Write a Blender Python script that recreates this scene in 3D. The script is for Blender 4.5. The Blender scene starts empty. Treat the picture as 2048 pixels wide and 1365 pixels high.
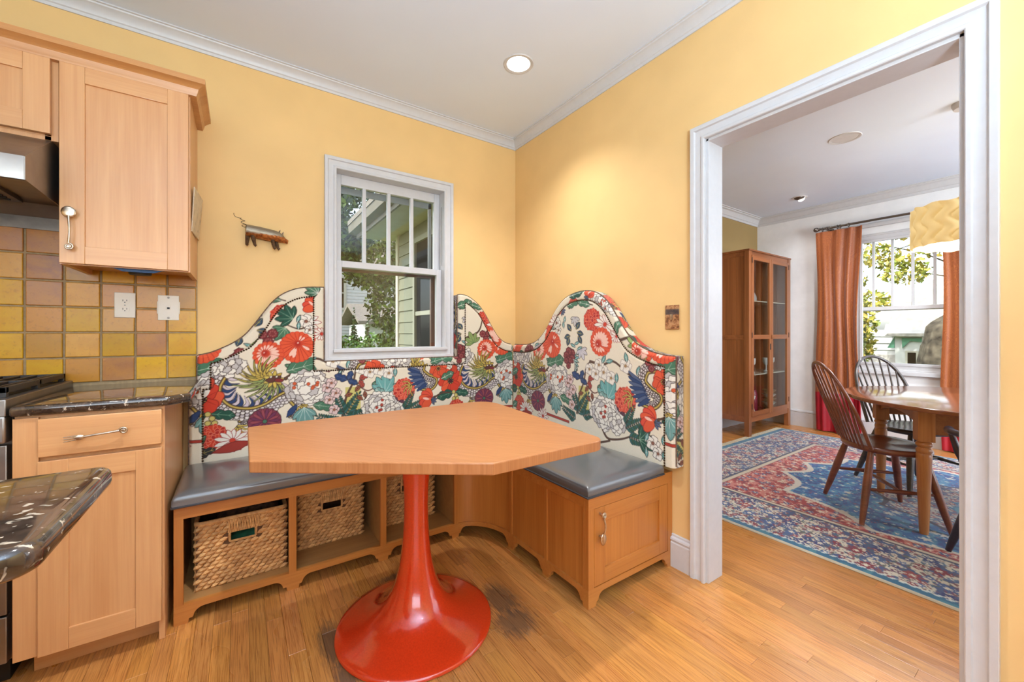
import bpy, bmesh, math, random
import numpy as np
from mathutils import Vector, Matrix

random.seed(7)
rng = np.random.default_rng(11)
C = bpy.context.scene.collection
SC = bpy.context.scene

# ---------------------------------------------------------------- camera, sky, sun, big lamps, exposure
cam_d = bpy.data.cameras.new('camera')
cam = bpy.data.objects.new('camera', cam_d)
C.objects.link(cam)
cam.location = (0, 0, 1.15)
cam.rotation_euler = (math.radians(90), 0, math.radians(-34.22))
cam_d.sensor_width = 36
cam_d.lens = 797.5 * 36 / 2048
cam_d.shift_y = -17.0 / 2048
cam_d.clip_start = 0.05
cam_d.clip_end = 300
SC.camera = cam

SC.view_settings.view_transform = 'Standard'
SC.view_settings.look = 'None'
SC.view_settings.gamma = 1
SC.view_settings.use_curve_mapping = False
SC.view_settings.exposure = 0.17
SC.cycles.caustics_reflective = False
SC.cycles.diffuse_bounces = 3
SC.cycles.sample_clamp_indirect = 6

world = bpy.data.worlds.new('sky')
SC.world = world
world.use_nodes = True
wn = world.node_tree
for n in list(wn.nodes):
    wn.nodes.remove(n)
sky = wn.nodes.new('ShaderNodeTexSky')
sky.sky_type = 'NISHITA'
sky.sun_disc = False
sky.sun_elevation = math.radians(48)
sky.sun_rotation = math.radians(-80)
sky.air_density = 1.0
sky.dust_density = 2.5
sky.ozone_density = 1.0
hs = wn.nodes.new('ShaderNodeHueSaturation')
hs.inputs['Saturation'].default_value = 0.45
bg = wn.nodes.new('ShaderNodeBackground')
bg.inputs['Strength'].default_value = 0.55
wo = wn.nodes.new('ShaderNodeOutputWorld')
wn.links.new(sky.outputs[0], hs.inputs['Color'])
wn.links.new(hs.outputs[0], bg.inputs['Color'])
wn.links.new(bg.outputs[0], wo.inputs['Surface'])

def lamp(name, kind, loc, energy, color, rot=(0, 0, 0), **kw):
    d = bpy.data.lights.new(name, kind)
    d.energy = energy
    d.color = color
    for k, v in kw.items():
        setattr(d, k, v)
    o = bpy.data.objects.new(name, d)
    o.location = loc
    o.rotation_euler = rot
    C.objects.link(o)
    return o

# the sun stands over the left side of the house, so it lights the garden but not the rooms
lamp('sun', 'SUN', (0, 0, 12), 5.5, (1.0, 0.95, 0.86), (0, math.radians(-44), math.radians(4)), angle=math.radians(0.6))
# the recessed cans of the kitchen (the first one is in view) and the dining eyeball light with two added fill spots
KCAN = [(1.265, 1.796, 60), (0.26, 0.95, 100), (-0.75, 1.1, 26), (-0.6, -0.4, 10), (0.7, -0.9, 10)]
for (lx, ly, e) in KCAN:
    lamp('can_or_fill_lamp', 'SPOT', (lx, ly, 2.615), e, (0.93, 0.96, 1.0), spot_size=math.radians(118), spot_blend=1.0, shadow_soft_size=0.028)
for (lx, ly, e) in [(5.13, 1.86, 34), (4.5, 1.1, 70), (3.0, 1.2, 26)]:
    lamp('can_or_fill_lamp', 'SPOT', (lx, ly, 2.63), e, (0.93, 0.96, 1.0), spot_size=math.radians(140), spot_blend=0.6, shadow_soft_size=0.045)
# daylight from the windows behind the photographer and an added fill lamp turned to the far dining wall
lamp('pendant_bulb', 'POINT', (3.90, .49, 1.70), 24, (0.97, 0.97, 1.0), shadow_soft_size=0.1)
lamp('kitchen_window_light', 'AREA', (-1.0, -2.35, 1.75), 52, (0.76, 0.88, 1.0), (math.radians(104), 0, math.radians(-8)), shape='RECTANGLE', size=2.6, size_y=1.5)
lamp('dining_fill', 'AREA', (3.6, -2.25, 1.6), 170, (0.80, 0.90, 1.0), (math.radians(90), 0, math.radians(-66)), shape='RECTANGLE', size=1.8, size_y=1.6)

# added fill lamp behind the camera, aimed up to brighten the ceiling
lamp('ceiling_fill', 'AREA', (0.1, -1.0, 1.4), 120, (0.61, 0.81, 1.0), (math.radians(172), 0, math.radians(-30)), shape='DISK', size=0.5)

# ---------------------------------------------------------------- materials
def lin(c):
    out = []
    for v in c:
        v = v / 255.0
        out.append(v / 12.92 if v <= 0.04045 else ((v + 0.055) / 1.055) ** 2.4)
    return out

def rgba(c):
    return (*lin(c), 1.0)

def newmat(name):
    m = bpy.data.materials.new(name)
    m.use_nodes = True
    nt = m.node_tree
    b = nt.nodes['Principled BSDF']
    return m, nt, b

def nd(nt, t, **kw):
    n = nt.nodes.new(t)
    for k, v in kw.items():
        if k in n.inputs:
            n.inputs[k].default_value = v
        else:
            setattr(n, k, v)
    return n

def mixc(nt, fac, a, b, mode='MIX'):
    n = nt.nodes.new('ShaderNodeMix')
    n.data_type = 'RGBA'
    n.blend_type = mode
    n.clamp_factor = True
    for sock, v in ((n.inputs[0], fac), (n.inputs[6], a), (n.inputs[7], b)):
        if hasattr(v, 'is_output'):
            nt.links.new(v, sock)
        elif isinstance(v, (int, float)):
            sock.default_value = v
        else:
            sock.default_value = v
    return n.outputs[2]

def ramp(nt, src, stops):
    r = nt.nodes.new('ShaderNodeValToRGB')
    e = r.color_ramp.elements
    while len(e) < len(stops):
        e.new(0.5)
    for i, (p, c) in enumerate(stops):
        e[i].position = p
        e[i].color = c if len(c) == 4 else (*c, 1)
    nt.links.new(src, r.inputs[0])
    return r.outputs[0]

def coords(nt, kind='Object', scale=(1, 1, 1), rot=(0, 0, 0)):
    if kind == 'World':
        src = nt.nodes.new('ShaderNodeNewGeometry').outputs['Position']
    else:
        src = nt.nodes.new('ShaderNodeTexCoord').outputs[kind]
    mp = nd(nt, 'ShaderNodeMapping')
    mp.inputs['Scale'].default_value = scale
    mp.inputs['Rotation'].default_value = rot
    nt.links.new(src, mp.inputs['Vector'])
    return mp.outputs[0]

def noise(nt, vec, scale, detail=3.0, rough=0.55, dist=0.0):
    n = nd(nt, 'ShaderNodeTexNoise')
    n.inputs['Scale'].default_value = scale
    n.inputs['Detail'].default_value = detail
    n.inputs['Roughness'].default_value = rough
    n.inputs['Distortion'].default_value = dist
    nt.links.new(vec, n.inputs['Vector'])
    return n.outputs[0]

def bump(nt, b, h, strength=0.1, dist=0.002):
    n = nd(nt, 'ShaderNodeBump')
    n.inputs['Strength'].default_value = strength
    n.inputs['Distance'].default_value = dist
    nt.links.new(h, n.inputs['Height'])
    nt.links.new(n.outputs[0], b.inputs['Normal'])

def plain(name, rgb, rough=0.5, metal=0.0, coat=0.0, var=0.0, vscale=8.0, bumps=0.0, bscale=200.0, spec=0.5):
    m, nt, b = newmat(name)
    b.inputs['Roughness'].default_value = rough
    b.inputs['Metallic'].default_value = metal
    b.inputs['Coat Weight'].default_value = coat
    b.inputs['Coat Roughness'].default_value = 0.06
    b.inputs['Specular IOR Level'].default_value = spec
    v = coords(nt, 'World')
    f = noise(nt, v, vscale, 3.0)
    c2 = [max(0, c * (1 - var)) for c in rgb]
    c1 = [min(255, c * (1 + var * 0.5)) for c in rgb]
    nt.links.new(ramp(nt, f, [(0.3, rgba(c2)), (0.7, rgba(c1))]), b.inputs['Base Color'])
    if bumps:
        bump(nt, b, noise(nt, v, bscale, 2.0), bumps, 0.001)
    return m

AX = {'x': (1, 18, 18), 'y': (18, 1, 18), 'z': (18, 18, 1)}
def wood(name, light, dark, axis='z', rough=0.4, coat=0.15, kind='World', fine=1.0, figure=1.0, k=1.0, tint=False):
    m, nt, b = newmat(name)
    b.inputs['Roughness'].default_value = rough
    b.inputs['Coat Weight'].default_value = coat
    b.inputs['Coat Roughness'].default_value = 0.15
    sc = AX[axis]
    v = coords(nt, kind, [s * k for s in sc])
    if tint:
        oi = nt.nodes.new('ShaderNodeObjectInfo')
        add = nd(nt, 'ShaderNodeVectorMath', operation='MULTIPLY_ADD')
        cmb = nt.nodes.new('ShaderNodeCombineXYZ')
        for i in range(3):
            nt.links.new(oi.outputs['Random'], cmb.inputs[i])
        nt.links.new(cmb.outputs[0], add.inputs[0])
        add.inputs[1].default_value = (37, 51, 23)
        nt.links.new(v, add.inputs[2])
        v = add.outputs[0]
    f1 = noise(nt, v, 0.55 * figure, 4.0, 0.6, 1.4)
    v2 = coords(nt, kind, [s * 7 * k if s > 1 else 2.0 * k for s in sc])
    f2 = noise(nt, v2, 1.0 * fine, 3.0, 0.7)
    c = ramp(nt, f1, [(0.28, rgba(dark)), (0.62, rgba(light))])
    c = mixc(nt, 0.35, c, ramp(nt, f2, [(0.3, rgba(dark)), (0.65, rgba(light))]))
    if tint:
        c = mixc(nt, 1.0, c, oi.outputs['Color'], 'MULTIPLY')
    nt.links.new(c, b.inputs['Base Color'])
    bump(nt, b, f2, 0.06, 0.0006)
    return m

M = {}
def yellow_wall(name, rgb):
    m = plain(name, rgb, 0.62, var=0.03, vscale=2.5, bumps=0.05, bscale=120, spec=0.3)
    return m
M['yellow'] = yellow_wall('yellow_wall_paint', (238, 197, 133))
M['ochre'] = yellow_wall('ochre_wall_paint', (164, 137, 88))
M['plaster'] = plain('white_textured_plaster', (244, 243, 242), 0.7, var=0.02, bumps=0.5, bscale=38, spec=0.25)
M['ceiling'] = plain('ceiling_paint', (230, 239, 255), 0.5, var=0.02, vscale=1.2, spec=0.35)
M['trim'] = plain('white_gloss_trim', (210, 208, 208), 0.4, var=0.015, vscale=30, spec=0.5)
M['maple_z'] = wood('maple_upright', (222, 168, 114), (203, 143, 90), 'z', 0.36, 0.2)
M['maple_x'] = wood('maple_level', (222, 168, 114), (203, 143, 90), 'x', 0.36, 0.2)
M['maple_edge'] = wood('maple_crown', (212, 154, 94), (186, 124, 68), 'x', 0.36, 0.2)
M['cherry_z'] = wood('bench_wood_upright', (200, 128, 58), (170, 96, 34), 'z', 0.36, 0.2)
M['cherry_x'] = wood('bench_wood_level', (202, 132, 62), (174, 100, 38), 'x', 0.36, 0.2)
M['cherry_in'] = wood('bench_inside_wood', (190, 142, 86), (164, 116, 64), 'x', 0.5, 0.0)
M['red'] = plain('red_enamel', (206, 54, 20), 0.2, coat=1.0, var=0.06, vscale=180)
M['steel'] = plain('brushed_steel', (158, 153, 147), 0.42, metal=1.0, var=0.06, vscale=14)
M['steel_dark'] = plain('dark_steel_trim', (120, 112, 104), 0.36, metal=1.0, var=0.1, vscale=20)  # darker grey steel tone
M['pewter'] = plain('pewter', (206, 192, 172), 0.28, metal=1.0, var=0.12, vscale=90)
M['iron'] = plain('cast_iron', (48, 44, 42), 0.5, var=0.2, vscale=60, bumps=0.1, bscale=500)
M['black'] = plain('black_recess', (22, 20, 19), 0.6, var=0.1)
M['plastic'] = plain('white_plastic', (240, 232, 218), 0.35, var=0.01)
M['grout'] = plain('tile_grout', (176, 150, 112), 0.85, var=0.1, vscale=60, bumps=0.2)
M['tape'] = plain('blue_masking_tape', (52, 82, 120), 0.65, var=0.1, vscale=120)
M['brown'] = plain('brown_storm_frame', (98, 58, 30), 0.55, var=0.12, vscale=40)
M['storm'] = plain('grey_storm_frame', (150, 150, 150), 0.4, metal=0.3, var=0.05)
M['bronze'] = plain('dark_bronze_nail', (70, 52, 36), 0.3, metal=0.9, var=0.2, vscale=300)
M['cord'] = plain('sash_chain', (120, 112, 100), 0.4, metal=0.8, var=0.2, vscale=400)
# ---------------------------------------------------------------- geometry helpers
class MB:
    """collects shapes; build() links them as one mesh object"""
    def __init__(s):
        s.v = []
        s.f = []
    def add(s, vs, fs):
        n = len(s.v)
        s.v += [tuple(p) for p in vs]
        s.f += [tuple(i + n for i in f) for f in fs]
        return s
    def box(s, x0, x1, y0, y1, z0, z1):
        x0, x1 = min(x0, x1), max(x0, x1)
        y0, y1 = min(y0, y1), max(y0, y1)
        z0, z1 = min(z0, z1), max(z0, z1)
        return s.add([(x0, y0, z0), (x1, y0, z0), (x1, y1, z0), (x0, y1, z0), (x0, y0, z1), (x1, y0, z1), (x1, y1, z1), (x0, y1, z1)],
                     [(3, 2, 1, 0), (4, 5, 6, 7), (0, 1, 5, 4), (1, 2, 6, 5), (2, 3, 7, 6), (3, 0, 4, 7)])
    def prism(s, pts, axis, a0, a1):
        """pts: outline in the two other axes (order x,y / x,z / y,z), extruded along axis"""
        def mk(p, a):
            return {'x': (a, p[0], p[1]), 'y': (p[0], a, p[1]), 'z': (p[0], p[1], a)}[axis]
        n = len(pts)
        vs = [mk(p, a0) for p in pts] + [mk(p, a1) for p in pts]
        fs = [tuple(range(n - 1, -1, -1)), tuple(range(n, 2 * n))]
        fs += [(i, (i + 1) % n, n + (i + 1) % n, n + i) for i in range(n)]
        return s.add(vs, fs)
    def tube(s, path, r, n=8, cap=True, closed=False, flat=1.0):
        path = [Vector(p) for p in path]
        m = len(path)
        rs = r if isinstance(r, (list, tuple)) else [r] * m
        vs, fs = [], []
        up = None
        for i, p in enumerate(path):
            a = path[(i - 1) % m] if (closed or i > 0) else p
            b = path[(i + 1) % m] if (closed or i < m - 1) else p
            t = (b - a)
            if t.length < 1e-9:
                t = Vector((0, 0, 1))
            t.normalize()
            if up is None:
                up = Vector((0, 0, 1)) if abs(t.z) < 0.9 else Vector((1, 0, 0))
            u = (up - t * up.dot(t))
            if u.length < 1e-6:
                u = t.orthogonal()
            u.normalize()
            w = t.cross(u)
            up = u
            for k in range(n):
                an = 2 * math.pi * k / n
                vs.append(p + (u * math.cos(an) + w * math.sin(an) * flat) * rs[i])
        rings = m if closed else m - 1
        for i in range(rings):
            j = (i + 1) % m
            for k in range(n):
                l = (k + 1) % n
                fs.append((i * n + k, i * n + l, j * n + l, j * n + k))
        if cap and not closed:
            fs.append(tuple(range(n - 1, -1, -1)))
            fs.append(tuple((m - 1) * n + k for k in range(n)))
        return s.add(vs, fs)
    def lathe(s, prof, c=(0, 0, 0), n=24, axis='z', ring=False):
        vs, fs = [], []
        for (r, h) in prof:
            for k in range(n):
                an = 2 * math.pi * k / n
                a, b = r * math.cos(an), r * math.sin(an)
                p = {'z': (a, b, h), 'x': (h, a, b), 'y': (a, h, b)}[axis]
                vs.append((c[0] + p[0], c[1] + p[1], c[2] + p[2]))
        m = len(prof)
        for i in range(m - 1):
            for k in range(n):
                l = (k + 1) % n
                fs.append((i * n + k, i * n + l, (i + 1) * n + l, (i + 1) * n + k))
        if ring:
            fs += [((m - 1) * n + k, (m - 1) * n + (k + 1) % n, (k + 1) % n, k) for k in range(n)]
        else:
            fs.append(tuple(range(n - 1, -1, -1)))
            fs.append(tuple((m - 1) * n + k for k in range(n)))
        return s.add(vs, fs)
    def ball(s, c, r, nu=10, nv=7, sc=(1, 1, 1)):
        prof = []
        vs, fs = [], []
        for i in range(1, nv):
            th = math.pi * i / nv
            for k in range(nu):
                an = 2 * math.pi * k / nu
                vs.append((c[0] + r * sc[0] * math.sin(th) * math.cos(an), c[1] + r * sc[1] * math.sin(th) * math.sin(an), c[2] + r * sc[2] * math.cos(th)))
        top, bot = len(vs), len(vs) + 1
        vs += [(c[0], c[1], c[2] + r * sc[2]), (c[0], c[1], c[2] - r * sc[2])]
        for i in range(nv - 2):
            for k in range(nu):
                l = (k + 1) % nu
                fs.append((i * nu + k, (i + 1) * nu + k, (i + 1) * nu + l, i * nu + l))
        for k in range(nu):
            l = (k + 1) % nu
            fs.append((top, k, l))
            fs.append((bot, (nv - 2) * nu + l, (nv - 2) * nu + k))
        return s.add(vs, fs)
    def xf(s, mat):
        s.v = [tuple(mat @ Vector(p)) for p in s.v]
        return s
    def build(s, name, mat, parent=None, bevel=0.0, seg=2, smooth=40, local=False, **props):
        off = Vector((0, 0, 0))
        if parent is not None and not local:
            r = parent
            off = Vector(r.location)
            while r.parent is not None:
                r = r.parent
                off = off + Vector(r.location)
        me = bpy.data.meshes.new(name)
        me.from_pydata([tuple(Vector(p) - off) for p in s.v], [], s.f)
        bm = bmesh.new()
        bm.from_mesh(me)
        bmesh.ops.recalc_face_normals(bm, faces=bm.faces)
        if bevel:
            bm.edges.ensure_lookup_table()
            es = [e for e in bm.edges if len(e.link_faces) == 2 and e.calc_face_angle(0) > math.radians(32)]
            bmesh.ops.bevel(bm, geom=es, offset=bevel, segments=seg, profile=0.5, affect='EDGES', clamp_overlap=True)
        bm.to_mesh(me)
        bm.free()
        if smooth:
            me.shade_smooth()
            me.set_sharp_from_angle(angle=math.radians(20 if (bevel and seg == 2) else smooth))
        if mat is not None:
            me.materials.append(mat)
        o = bpy.data.objects.new(name, me)
        C.objects.link(o)
        if parent is not None:
            o.parent = parent
        for k, v in props.items():
            o[k] = v
        return o

def B(*a):
    return MB().box(*a)

def thing(name, label, cat, loc=(0, 0, 0), rotz=0.0, group=None):
    o = bpy.data.objects.new(name, None)
    o.empty_display_size = 0.05
    C.objects.link(o)
    o.location = loc
    o.rotation_euler = (0, 0, rotz)
    o['label'] = label
    o['category'] = cat
    if group:
        o['group'] = group
    return o

def tag(o, label, cat, group=None):
    o['label'] = label
    o['category'] = cat
    if group:
        o['group'] = group
    return o

def struct(name, loc=(0, 0, 0), label=None):
    o = bpy.data.objects.new(name, None)
    C.objects.link(o)
    o.location = loc
    o['kind'] = 'structure'
    if label:
        o['label'] = label
    return o

def raw_mesh(name, V, F, mat, parent=None, col=None, smooth=True, local=False):
    """big quad or tri mesh from numpy arrays, with an optional linear RGB colour per vertex"""
    V = np.asarray(V, np.float32)
    F = np.asarray(F, np.int32)
    if parent is not None and not local:
        V = V - np.array(parent.location, np.float32)
    me = bpy.data.meshes.new(name)
    me.vertices.add(len(V))
    me.vertices.foreach_set('co', V.ravel())
    k = F.shape[1]
    me.loops.add(F.size)
    me.loops.foreach_set('vertex_index', F.ravel())
    me.polygons.add(len(F))
    me.polygons.foreach_set('loop_start', np.arange(0, F.size, k, dtype=np.int32))
    me.polygons.foreach_set('loop_total', np.full(len(F), k, np.int32))
    if col is not None:
        at = me.color_attributes.new('print', 'FLOAT_COLOR', 'POINT')
        c4 = np.ones((len(V), 4), np.float32)
        c4[:, :3] = col
        at.data.foreach_set('color', c4.ravel())
    me.update(calc_edges=True)
    me.validate()
    if smooth:
        me.shade_smooth()
    me.materials.append(mat)
    o = bpy.data.objects.new(name, me)
    C.objects.link(o)
    if parent is not None:
        o.parent = parent
    return o

def grid_faces(nu, nv, off=0):
    """index (i,j) -> i*nv+j"""
    i = np.arange(nu - 1)[:, None]
    j = np.arange(nv - 1)[None, :]
    a = i * nv + j
    return np.stack([a, a + nv, a + nv + 1, a + 1], -1).reshape(-1, 4) + off

def attr_mat(name, rough=0.85, sheen=0.2, weave=700.0, bstr=0.15, spec=0.25):
    m, nt, b = newmat(name)
    at = nt.nodes.new('ShaderNodeAttribute')
    at.attribute_name = 'print'
    v = coords(nt, 'World')
    f = noise(nt, v, weave, 2.0)
    c = mixc(nt, 1.0, at.outputs['Color'], ramp(nt, f, [(0.3, (0.86, 0.86, 0.86, 1)), (0.7, (1.06, 1.06, 1.06, 1))]), 'MULTIPLY')
    nt.links.new(c, b.inputs['Base Color'])
    b.inputs['Roughness'].default_value = rough
    b.inputs['Sheen Weight'].default_value = sheen
    b.inputs['Specular IOR Level'].default_value = spec
    bump(nt, b, f, bstr, 0.0008)
    return m

def srgb2lin(a):
    a = np.clip(a, 0, 1)
    return np.where(a <= 0.04045, a / 12.92, ((a + 0.055) / 1.055) ** 2.4)
# ---------------------------------------------------------------- the rooms
YB, XR, XD = 2.555, 1.769, 5.69       # kitchen back wall, dividing wall, far dining wall

def sweep(mb, path, prof, mapf, closed=False):
    """mitred moulding: prof = (offset to the right of the path, t)"""
    n = len(path)
    P = [Vector((p[0], p[1])) for p in path]
    rows = []
    for i in range(n):
        ds = []
        if closed or i > 0:
            ds.append((P[i] - P[(i - 1) % n]).normalized())
        if closed or i < n - 1:
            ds.append((P[(i + 1) % n] - P[i]).normalized())
        ns = [Vector((d.y, -d.x)) for d in ds]
        if len(ns) == 2:
            m = (ns[0] + ns[1])
            m = m / max(1e-6, m.dot(ns[0]))
        else:
            m = ns[0]
        rows.append([mapf(P[i].x + m.x * w, P[i].y + m.y * w, t) for (w, t) in prof])
    k = len(prof)
    vs = [p for r in rows for p in r]
    fs = []
    for i in range(n if closed else n - 1):
        j = (i + 1) % n
        for a in range(k):
            b = (a + 1) % k
            fs.append((i * k + a, i * k + b, j * k + b, j * k + a))
    if not closed:
        fs.append(tuple(range(k)))
        fs.append(tuple((n - 1) * k + a for a in range(k - 1, -1, -1)))
    mb.add(vs, fs)
    return mb

CASE = [(0, 0), (0, .017), (.003, .020), (.013, .020), (.017, .014), (.034, .013), (.044, .016), (.048, .024), (.064, .026), (.066, .024), (.066, 0)]

# walls, one mesh each
wb = MB()
wx0, wx1, wz0, wz1 = 0.464, 1.168, 1.045, 2.130
wb.box(-2.75, wx0, YB, YB + .17, 0, 2.66).box(wx1, 1.875, YB, YB + .17, 0, 2.66)
wb.box(wx0, wx1, YB, YB + .17, 0, wz0).box(wx0, wx1, YB, YB + .17, wz1, 2.66)
o = wb.build('wall_back', M['yellow'], smooth=0); o['kind'] = 'structure'
wr = MB()
dy0, dy1, dz = 0.221, 1.013, 2.038
wr.box(XR, 1.875, dy1, YB, 0, 2.66).box(XR, 1.875, -2.5, dy0, 0, 2.66).box(XR, 1.875, dy0, dy1, dz, 2.66)
o = wr.build('wall_right', M['yellow'], smooth=0); o['kind'] = 'structure'
o = B(-2.75, -2.6, -2.5, YB, 0, 2.66).build('wall_left', M['yellow'], smooth=0); o['kind'] = 'structure'
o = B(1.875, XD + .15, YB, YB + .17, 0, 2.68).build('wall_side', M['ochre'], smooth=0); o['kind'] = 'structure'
fw = MB()
gy0, gy1, gz0, gz1 = 0.60, 1.56, 0.74, 2.22
fw.box(XD, XD + .15, gy1, YB, 0, 2.68).box(XD, XD + .15, -2.5, gy0, 0, 2.68)
fw.box(XD, XD + .15, gy0, gy1, 0, gz0).box(XD, XD + .15, gy0, gy1, gz1, 2.68)
o = fw.build('wall_far', M['plaster'], smooth=0); o['kind'] = 'structure'
o = B(-2.75, 1.80, -2.5, YB + .17, 2.63, 2.73).build('ceiling', M['ceiling'], smooth=0); o['kind'] = 'structure'
o = B(1.80, XD + .15, -2.5, YB + .17, 2.65, 2.75).build('ceiling', M['ceiling'], smooth=0); o['kind'] = 'structure'

# the walls behind the camera, with window openings that let the sky in
kb = MB()
kb.box(-2.75, -2.1, -2.65, -2.5, 0, 2.66).box(.4, 1.875, -2.65, -2.5, 0, 2.66).box(-2.1, .4, -2.65, -2.5, 0, .85).box(-2.1, .4, -2.65, -2.5, 2.25, 2.66)
o = kb.build('wall_front', M['yellow'], smooth=0); o['kind'] = 'structure'
kb = MB()
kb.box(1.875, 3.0, -2.65, -2.5, 0, 2.68).box(5.2, XD + .15, -2.65, -2.5, 0, 2.68).box(3.0, 5.2, -2.65, -2.5, 0, .7).box(3.0, 5.2, -2.65, -2.5, 2.25, 2.68)
o = kb.build('wall_front', M['plaster'], smooth=0); o['kind'] = 'structure'

# crown mouldings and baseboards
KCROWN = [(0, 2.566), (.006, 2.566), (.009, 2.578), (.014, 2.582), (.018, 2.594), (.034, 2.611), (.046, 2.616), (.048, 2.622), (.055, 2.624), (.055, 2.632), (0, 2.632)]
mb = sweep(MB(), [(-2.6, YB), (XR, YB), (XR, -2.4)], KCROWN, lambda x, y, t: (x, y, t))
o = mb.build('trim_1', M['trim'], smooth=25); o['kind'] = 'structure'
DCROWN = [(0, 2.549), (.012, 2.549), (.014, 2.575), (.022, 2.580), (.026, 2.592), (.05, 2.622), (.07, 2.630), (.074, 2.640), (.088, 2.642), (.088, 2.652), (0, 2.652)]
mb = sweep(MB(), [(1.875, YB), (XD, YB), (XD, -2.4)], DCROWN, lambda x, y, t: (x, y, t))
o = mb.build('trim_2', M['trim'], smooth=25); o['kind'] = 'structure'
BASE = [(0, 0), (.018, 0), (.018, .118), (.015, .122), (.015, .130), (.020, .134), (.018, .142), (.008, .147), (.008, .155), (.004, .158), (0, .158)]
mb = sweep(MB(), [(XR, 1.186), (XR, 1.080)], BASE, lambda x, y, t: (x, y, t))
o = mb.build('baseboard_right', M['trim'], smooth=25); o['kind'] = 'structure'
DBASE = [(0, 0), (.018, 0), (.018, .165), (.014, .17), (.020, .176), (.018, .188), (.006, .2), (0, .2)]
mb = sweep(MB(), [(1.875, YB), (XD, YB), (XD, -2.4)], DBASE, lambda x, y, t: (x, y, t))
o = mb.build('baseboard_far', M['trim'], smooth=25); o['kind'] = 'structure'

# the cased opening into the dining room
d1 = struct('door_1', (XR, 0.617, 0), 'white cased opening between the yellow kitchen and the dining room')
mb = sweep(MB(), [(dy1, 0), (dy1, dz), (dy0, dz), (dy0, 0)], CASE, lambda y, z, t: (XR - t, y, z))
mb.build('casing', M['trim'], d1, smooth=25)
jm = MB()
jm.box(XR - .002, 1.885, dy1 - .012, dy1 + .001, 0, dz).box(XR - .002, 1.885, dy0 - .001, dy0 + .012, 0, dz).box(XR - .002, 1.885, dy0, dy1, dz - .012, dz + .001)
jm.build('jamb', M['trim'], d1, bevel=.0015)

# glass
gm, gnt, gb = newmat('window_glass')
for n in list(gnt.nodes):
    if n.type != 'OUTPUT_MATERIAL':
        gnt.nodes.remove(n)
gt = nd(gnt, 'ShaderNodeBsdfTransparent')
gt.inputs['Color'].default_value = (0.93, 0.95, 0.94, 1)
gg = nd(gnt, 'ShaderNodeBsdfGlossy')
gg.inputs['Roughness'].default_value = 0.02
gl_ = nd(gnt, 'ShaderNodeLayerWeight')
gp = nd(gnt, 'ShaderNodeMath', operation='POWER')
gnt.links.new(gl_.outputs['Facing'], gp.inputs[0])
gp.inputs[1].default_value = 4.0
gf = nd(gnt, 'ShaderNodeMath', operation='MULTIPLY_ADD')
gnt.links.new(gp.outputs[0], gf.inputs[0])
gf.inputs[1].default_value = 0.55
gf.inputs[2].default_value = 0.045
gmix = nd(gnt, 'ShaderNodeMixShader')
gnt.links.new(gf.outputs[0], gmix.inputs[0])
gnt.links.new(gt.outputs[0], gmix.inputs[1])
gnt.links.new(gg.outputs[0], gmix.inputs[2])
gnt.links.new(gmix.outputs[0], gnt.nodes['Material Output'].inputs['Surface'])
M['glass'] = gm

# kitchen window: double hung, four lights over one
w1 = struct('window_1', (0.816, YB, 1.045), 'white double hung kitchen window with four panes over one')
x0, x1, z0, z1 = wx0 + .006, wx1 - .006, wz0 + .003, wz1 - .006
mb = sweep(MB(), [(x0, z1), (x0, z0), (x1, z0), (x1, z1)], CASE, lambda x, z, t: (x, YB - t, z), closed=True)
mb.build('casing', M['trim'], w1, smooth=25)
jm = MB()
jm.box(wx0 - .001, x0, YB - .002, YB + .17, z0, z1).box(x1, wx1 + .001, YB - .002, YB + .17, z0, z1)
jm.box(wx0, wx1, YB - .002, YB + .17, z1, wz1 + .001).box(wx0, wx1, YB - .002, YB + .17, wz0 - .001, z0)
jm.build('jamb', M['trim'], w1, bevel=.001)
def sash(parent, name, xa, xb, za, zb, ya, yb, st, rt, rb, mat):
    s = MB()
    s.box(xa, xa + st, ya, yb, za, zb).box(xb - st, xb, ya, yb, za, zb)
    s.box(xa + st, xb - st, ya, yb, zb - rt, zb).box(xa + st, xb - st, ya, yb, za, za + rb)
    return s.build(name, mat, parent, bevel=.003)
lo = sash(w1, 'lower_sash', x0, x1, z0, 1.588, YB + .03, YB + .062, .038, .040, .006, M['trim'])
B(x0 + .03, x1 - .03, YB + .044, YB + .048, z0 + .006, 1.555).build('pane', M['glass'], lo, smooth=0)
up = sash(w1, 'upper_sash', x0, x1, 1.55, z1, YB + .066, YB + .098, .040, .062, .035, M['trim'])
for xm in (.650, .806, .962):
    B(xm - .011, xm + .011, YB + .068, YB + .094, 1.583, z1 - .06).build('muntin', M['trim'], up, bevel=.003)
pe = [x0 + .035, .650, .806, .962, x1 - .035]
for i in range(4):
    B(pe[i], pe[i + 1], YB + .082, YB + .085, 1.58, z1 - .055).build('pane', M['glass'], up, smooth=0)
sm = MB()
sm.box(x0 + .006, x0 + .045, YB + .11, YB + .135, z0, 1.59).box(x1 - .045, x1 - .004, YB + .11, YB + .135, z0, 1.59).box(x0 + .02, x1 - .02, YB + .11, YB + .135, 1.535, 1.585)
sm.build('screen_frame', M['brown'], w1, bevel=.002)
sm = MB()
sm.box(x0 + .03, x0 + .048, YB + .138, YB + .15, 1.58, z1 - .05).box(x1 - .054, x1 - .03, YB + .138, YB + .15, 1.58, z1 - .05)
sm.box(x0 + .03, x1 - .03, YB + .138, YB + .15, z1 - .092, z1 - .05)
sm.build('storm_frame', M['storm'], w1, bevel=.002)
ch = MB()
for i in range(60):
    ch.ball((x1 - .004, YB + .022, 1.62 + i * .0068), .0026, 5, 4)
ch.build('sash_chain', M['cord'], w1, kind='stuff')
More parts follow.
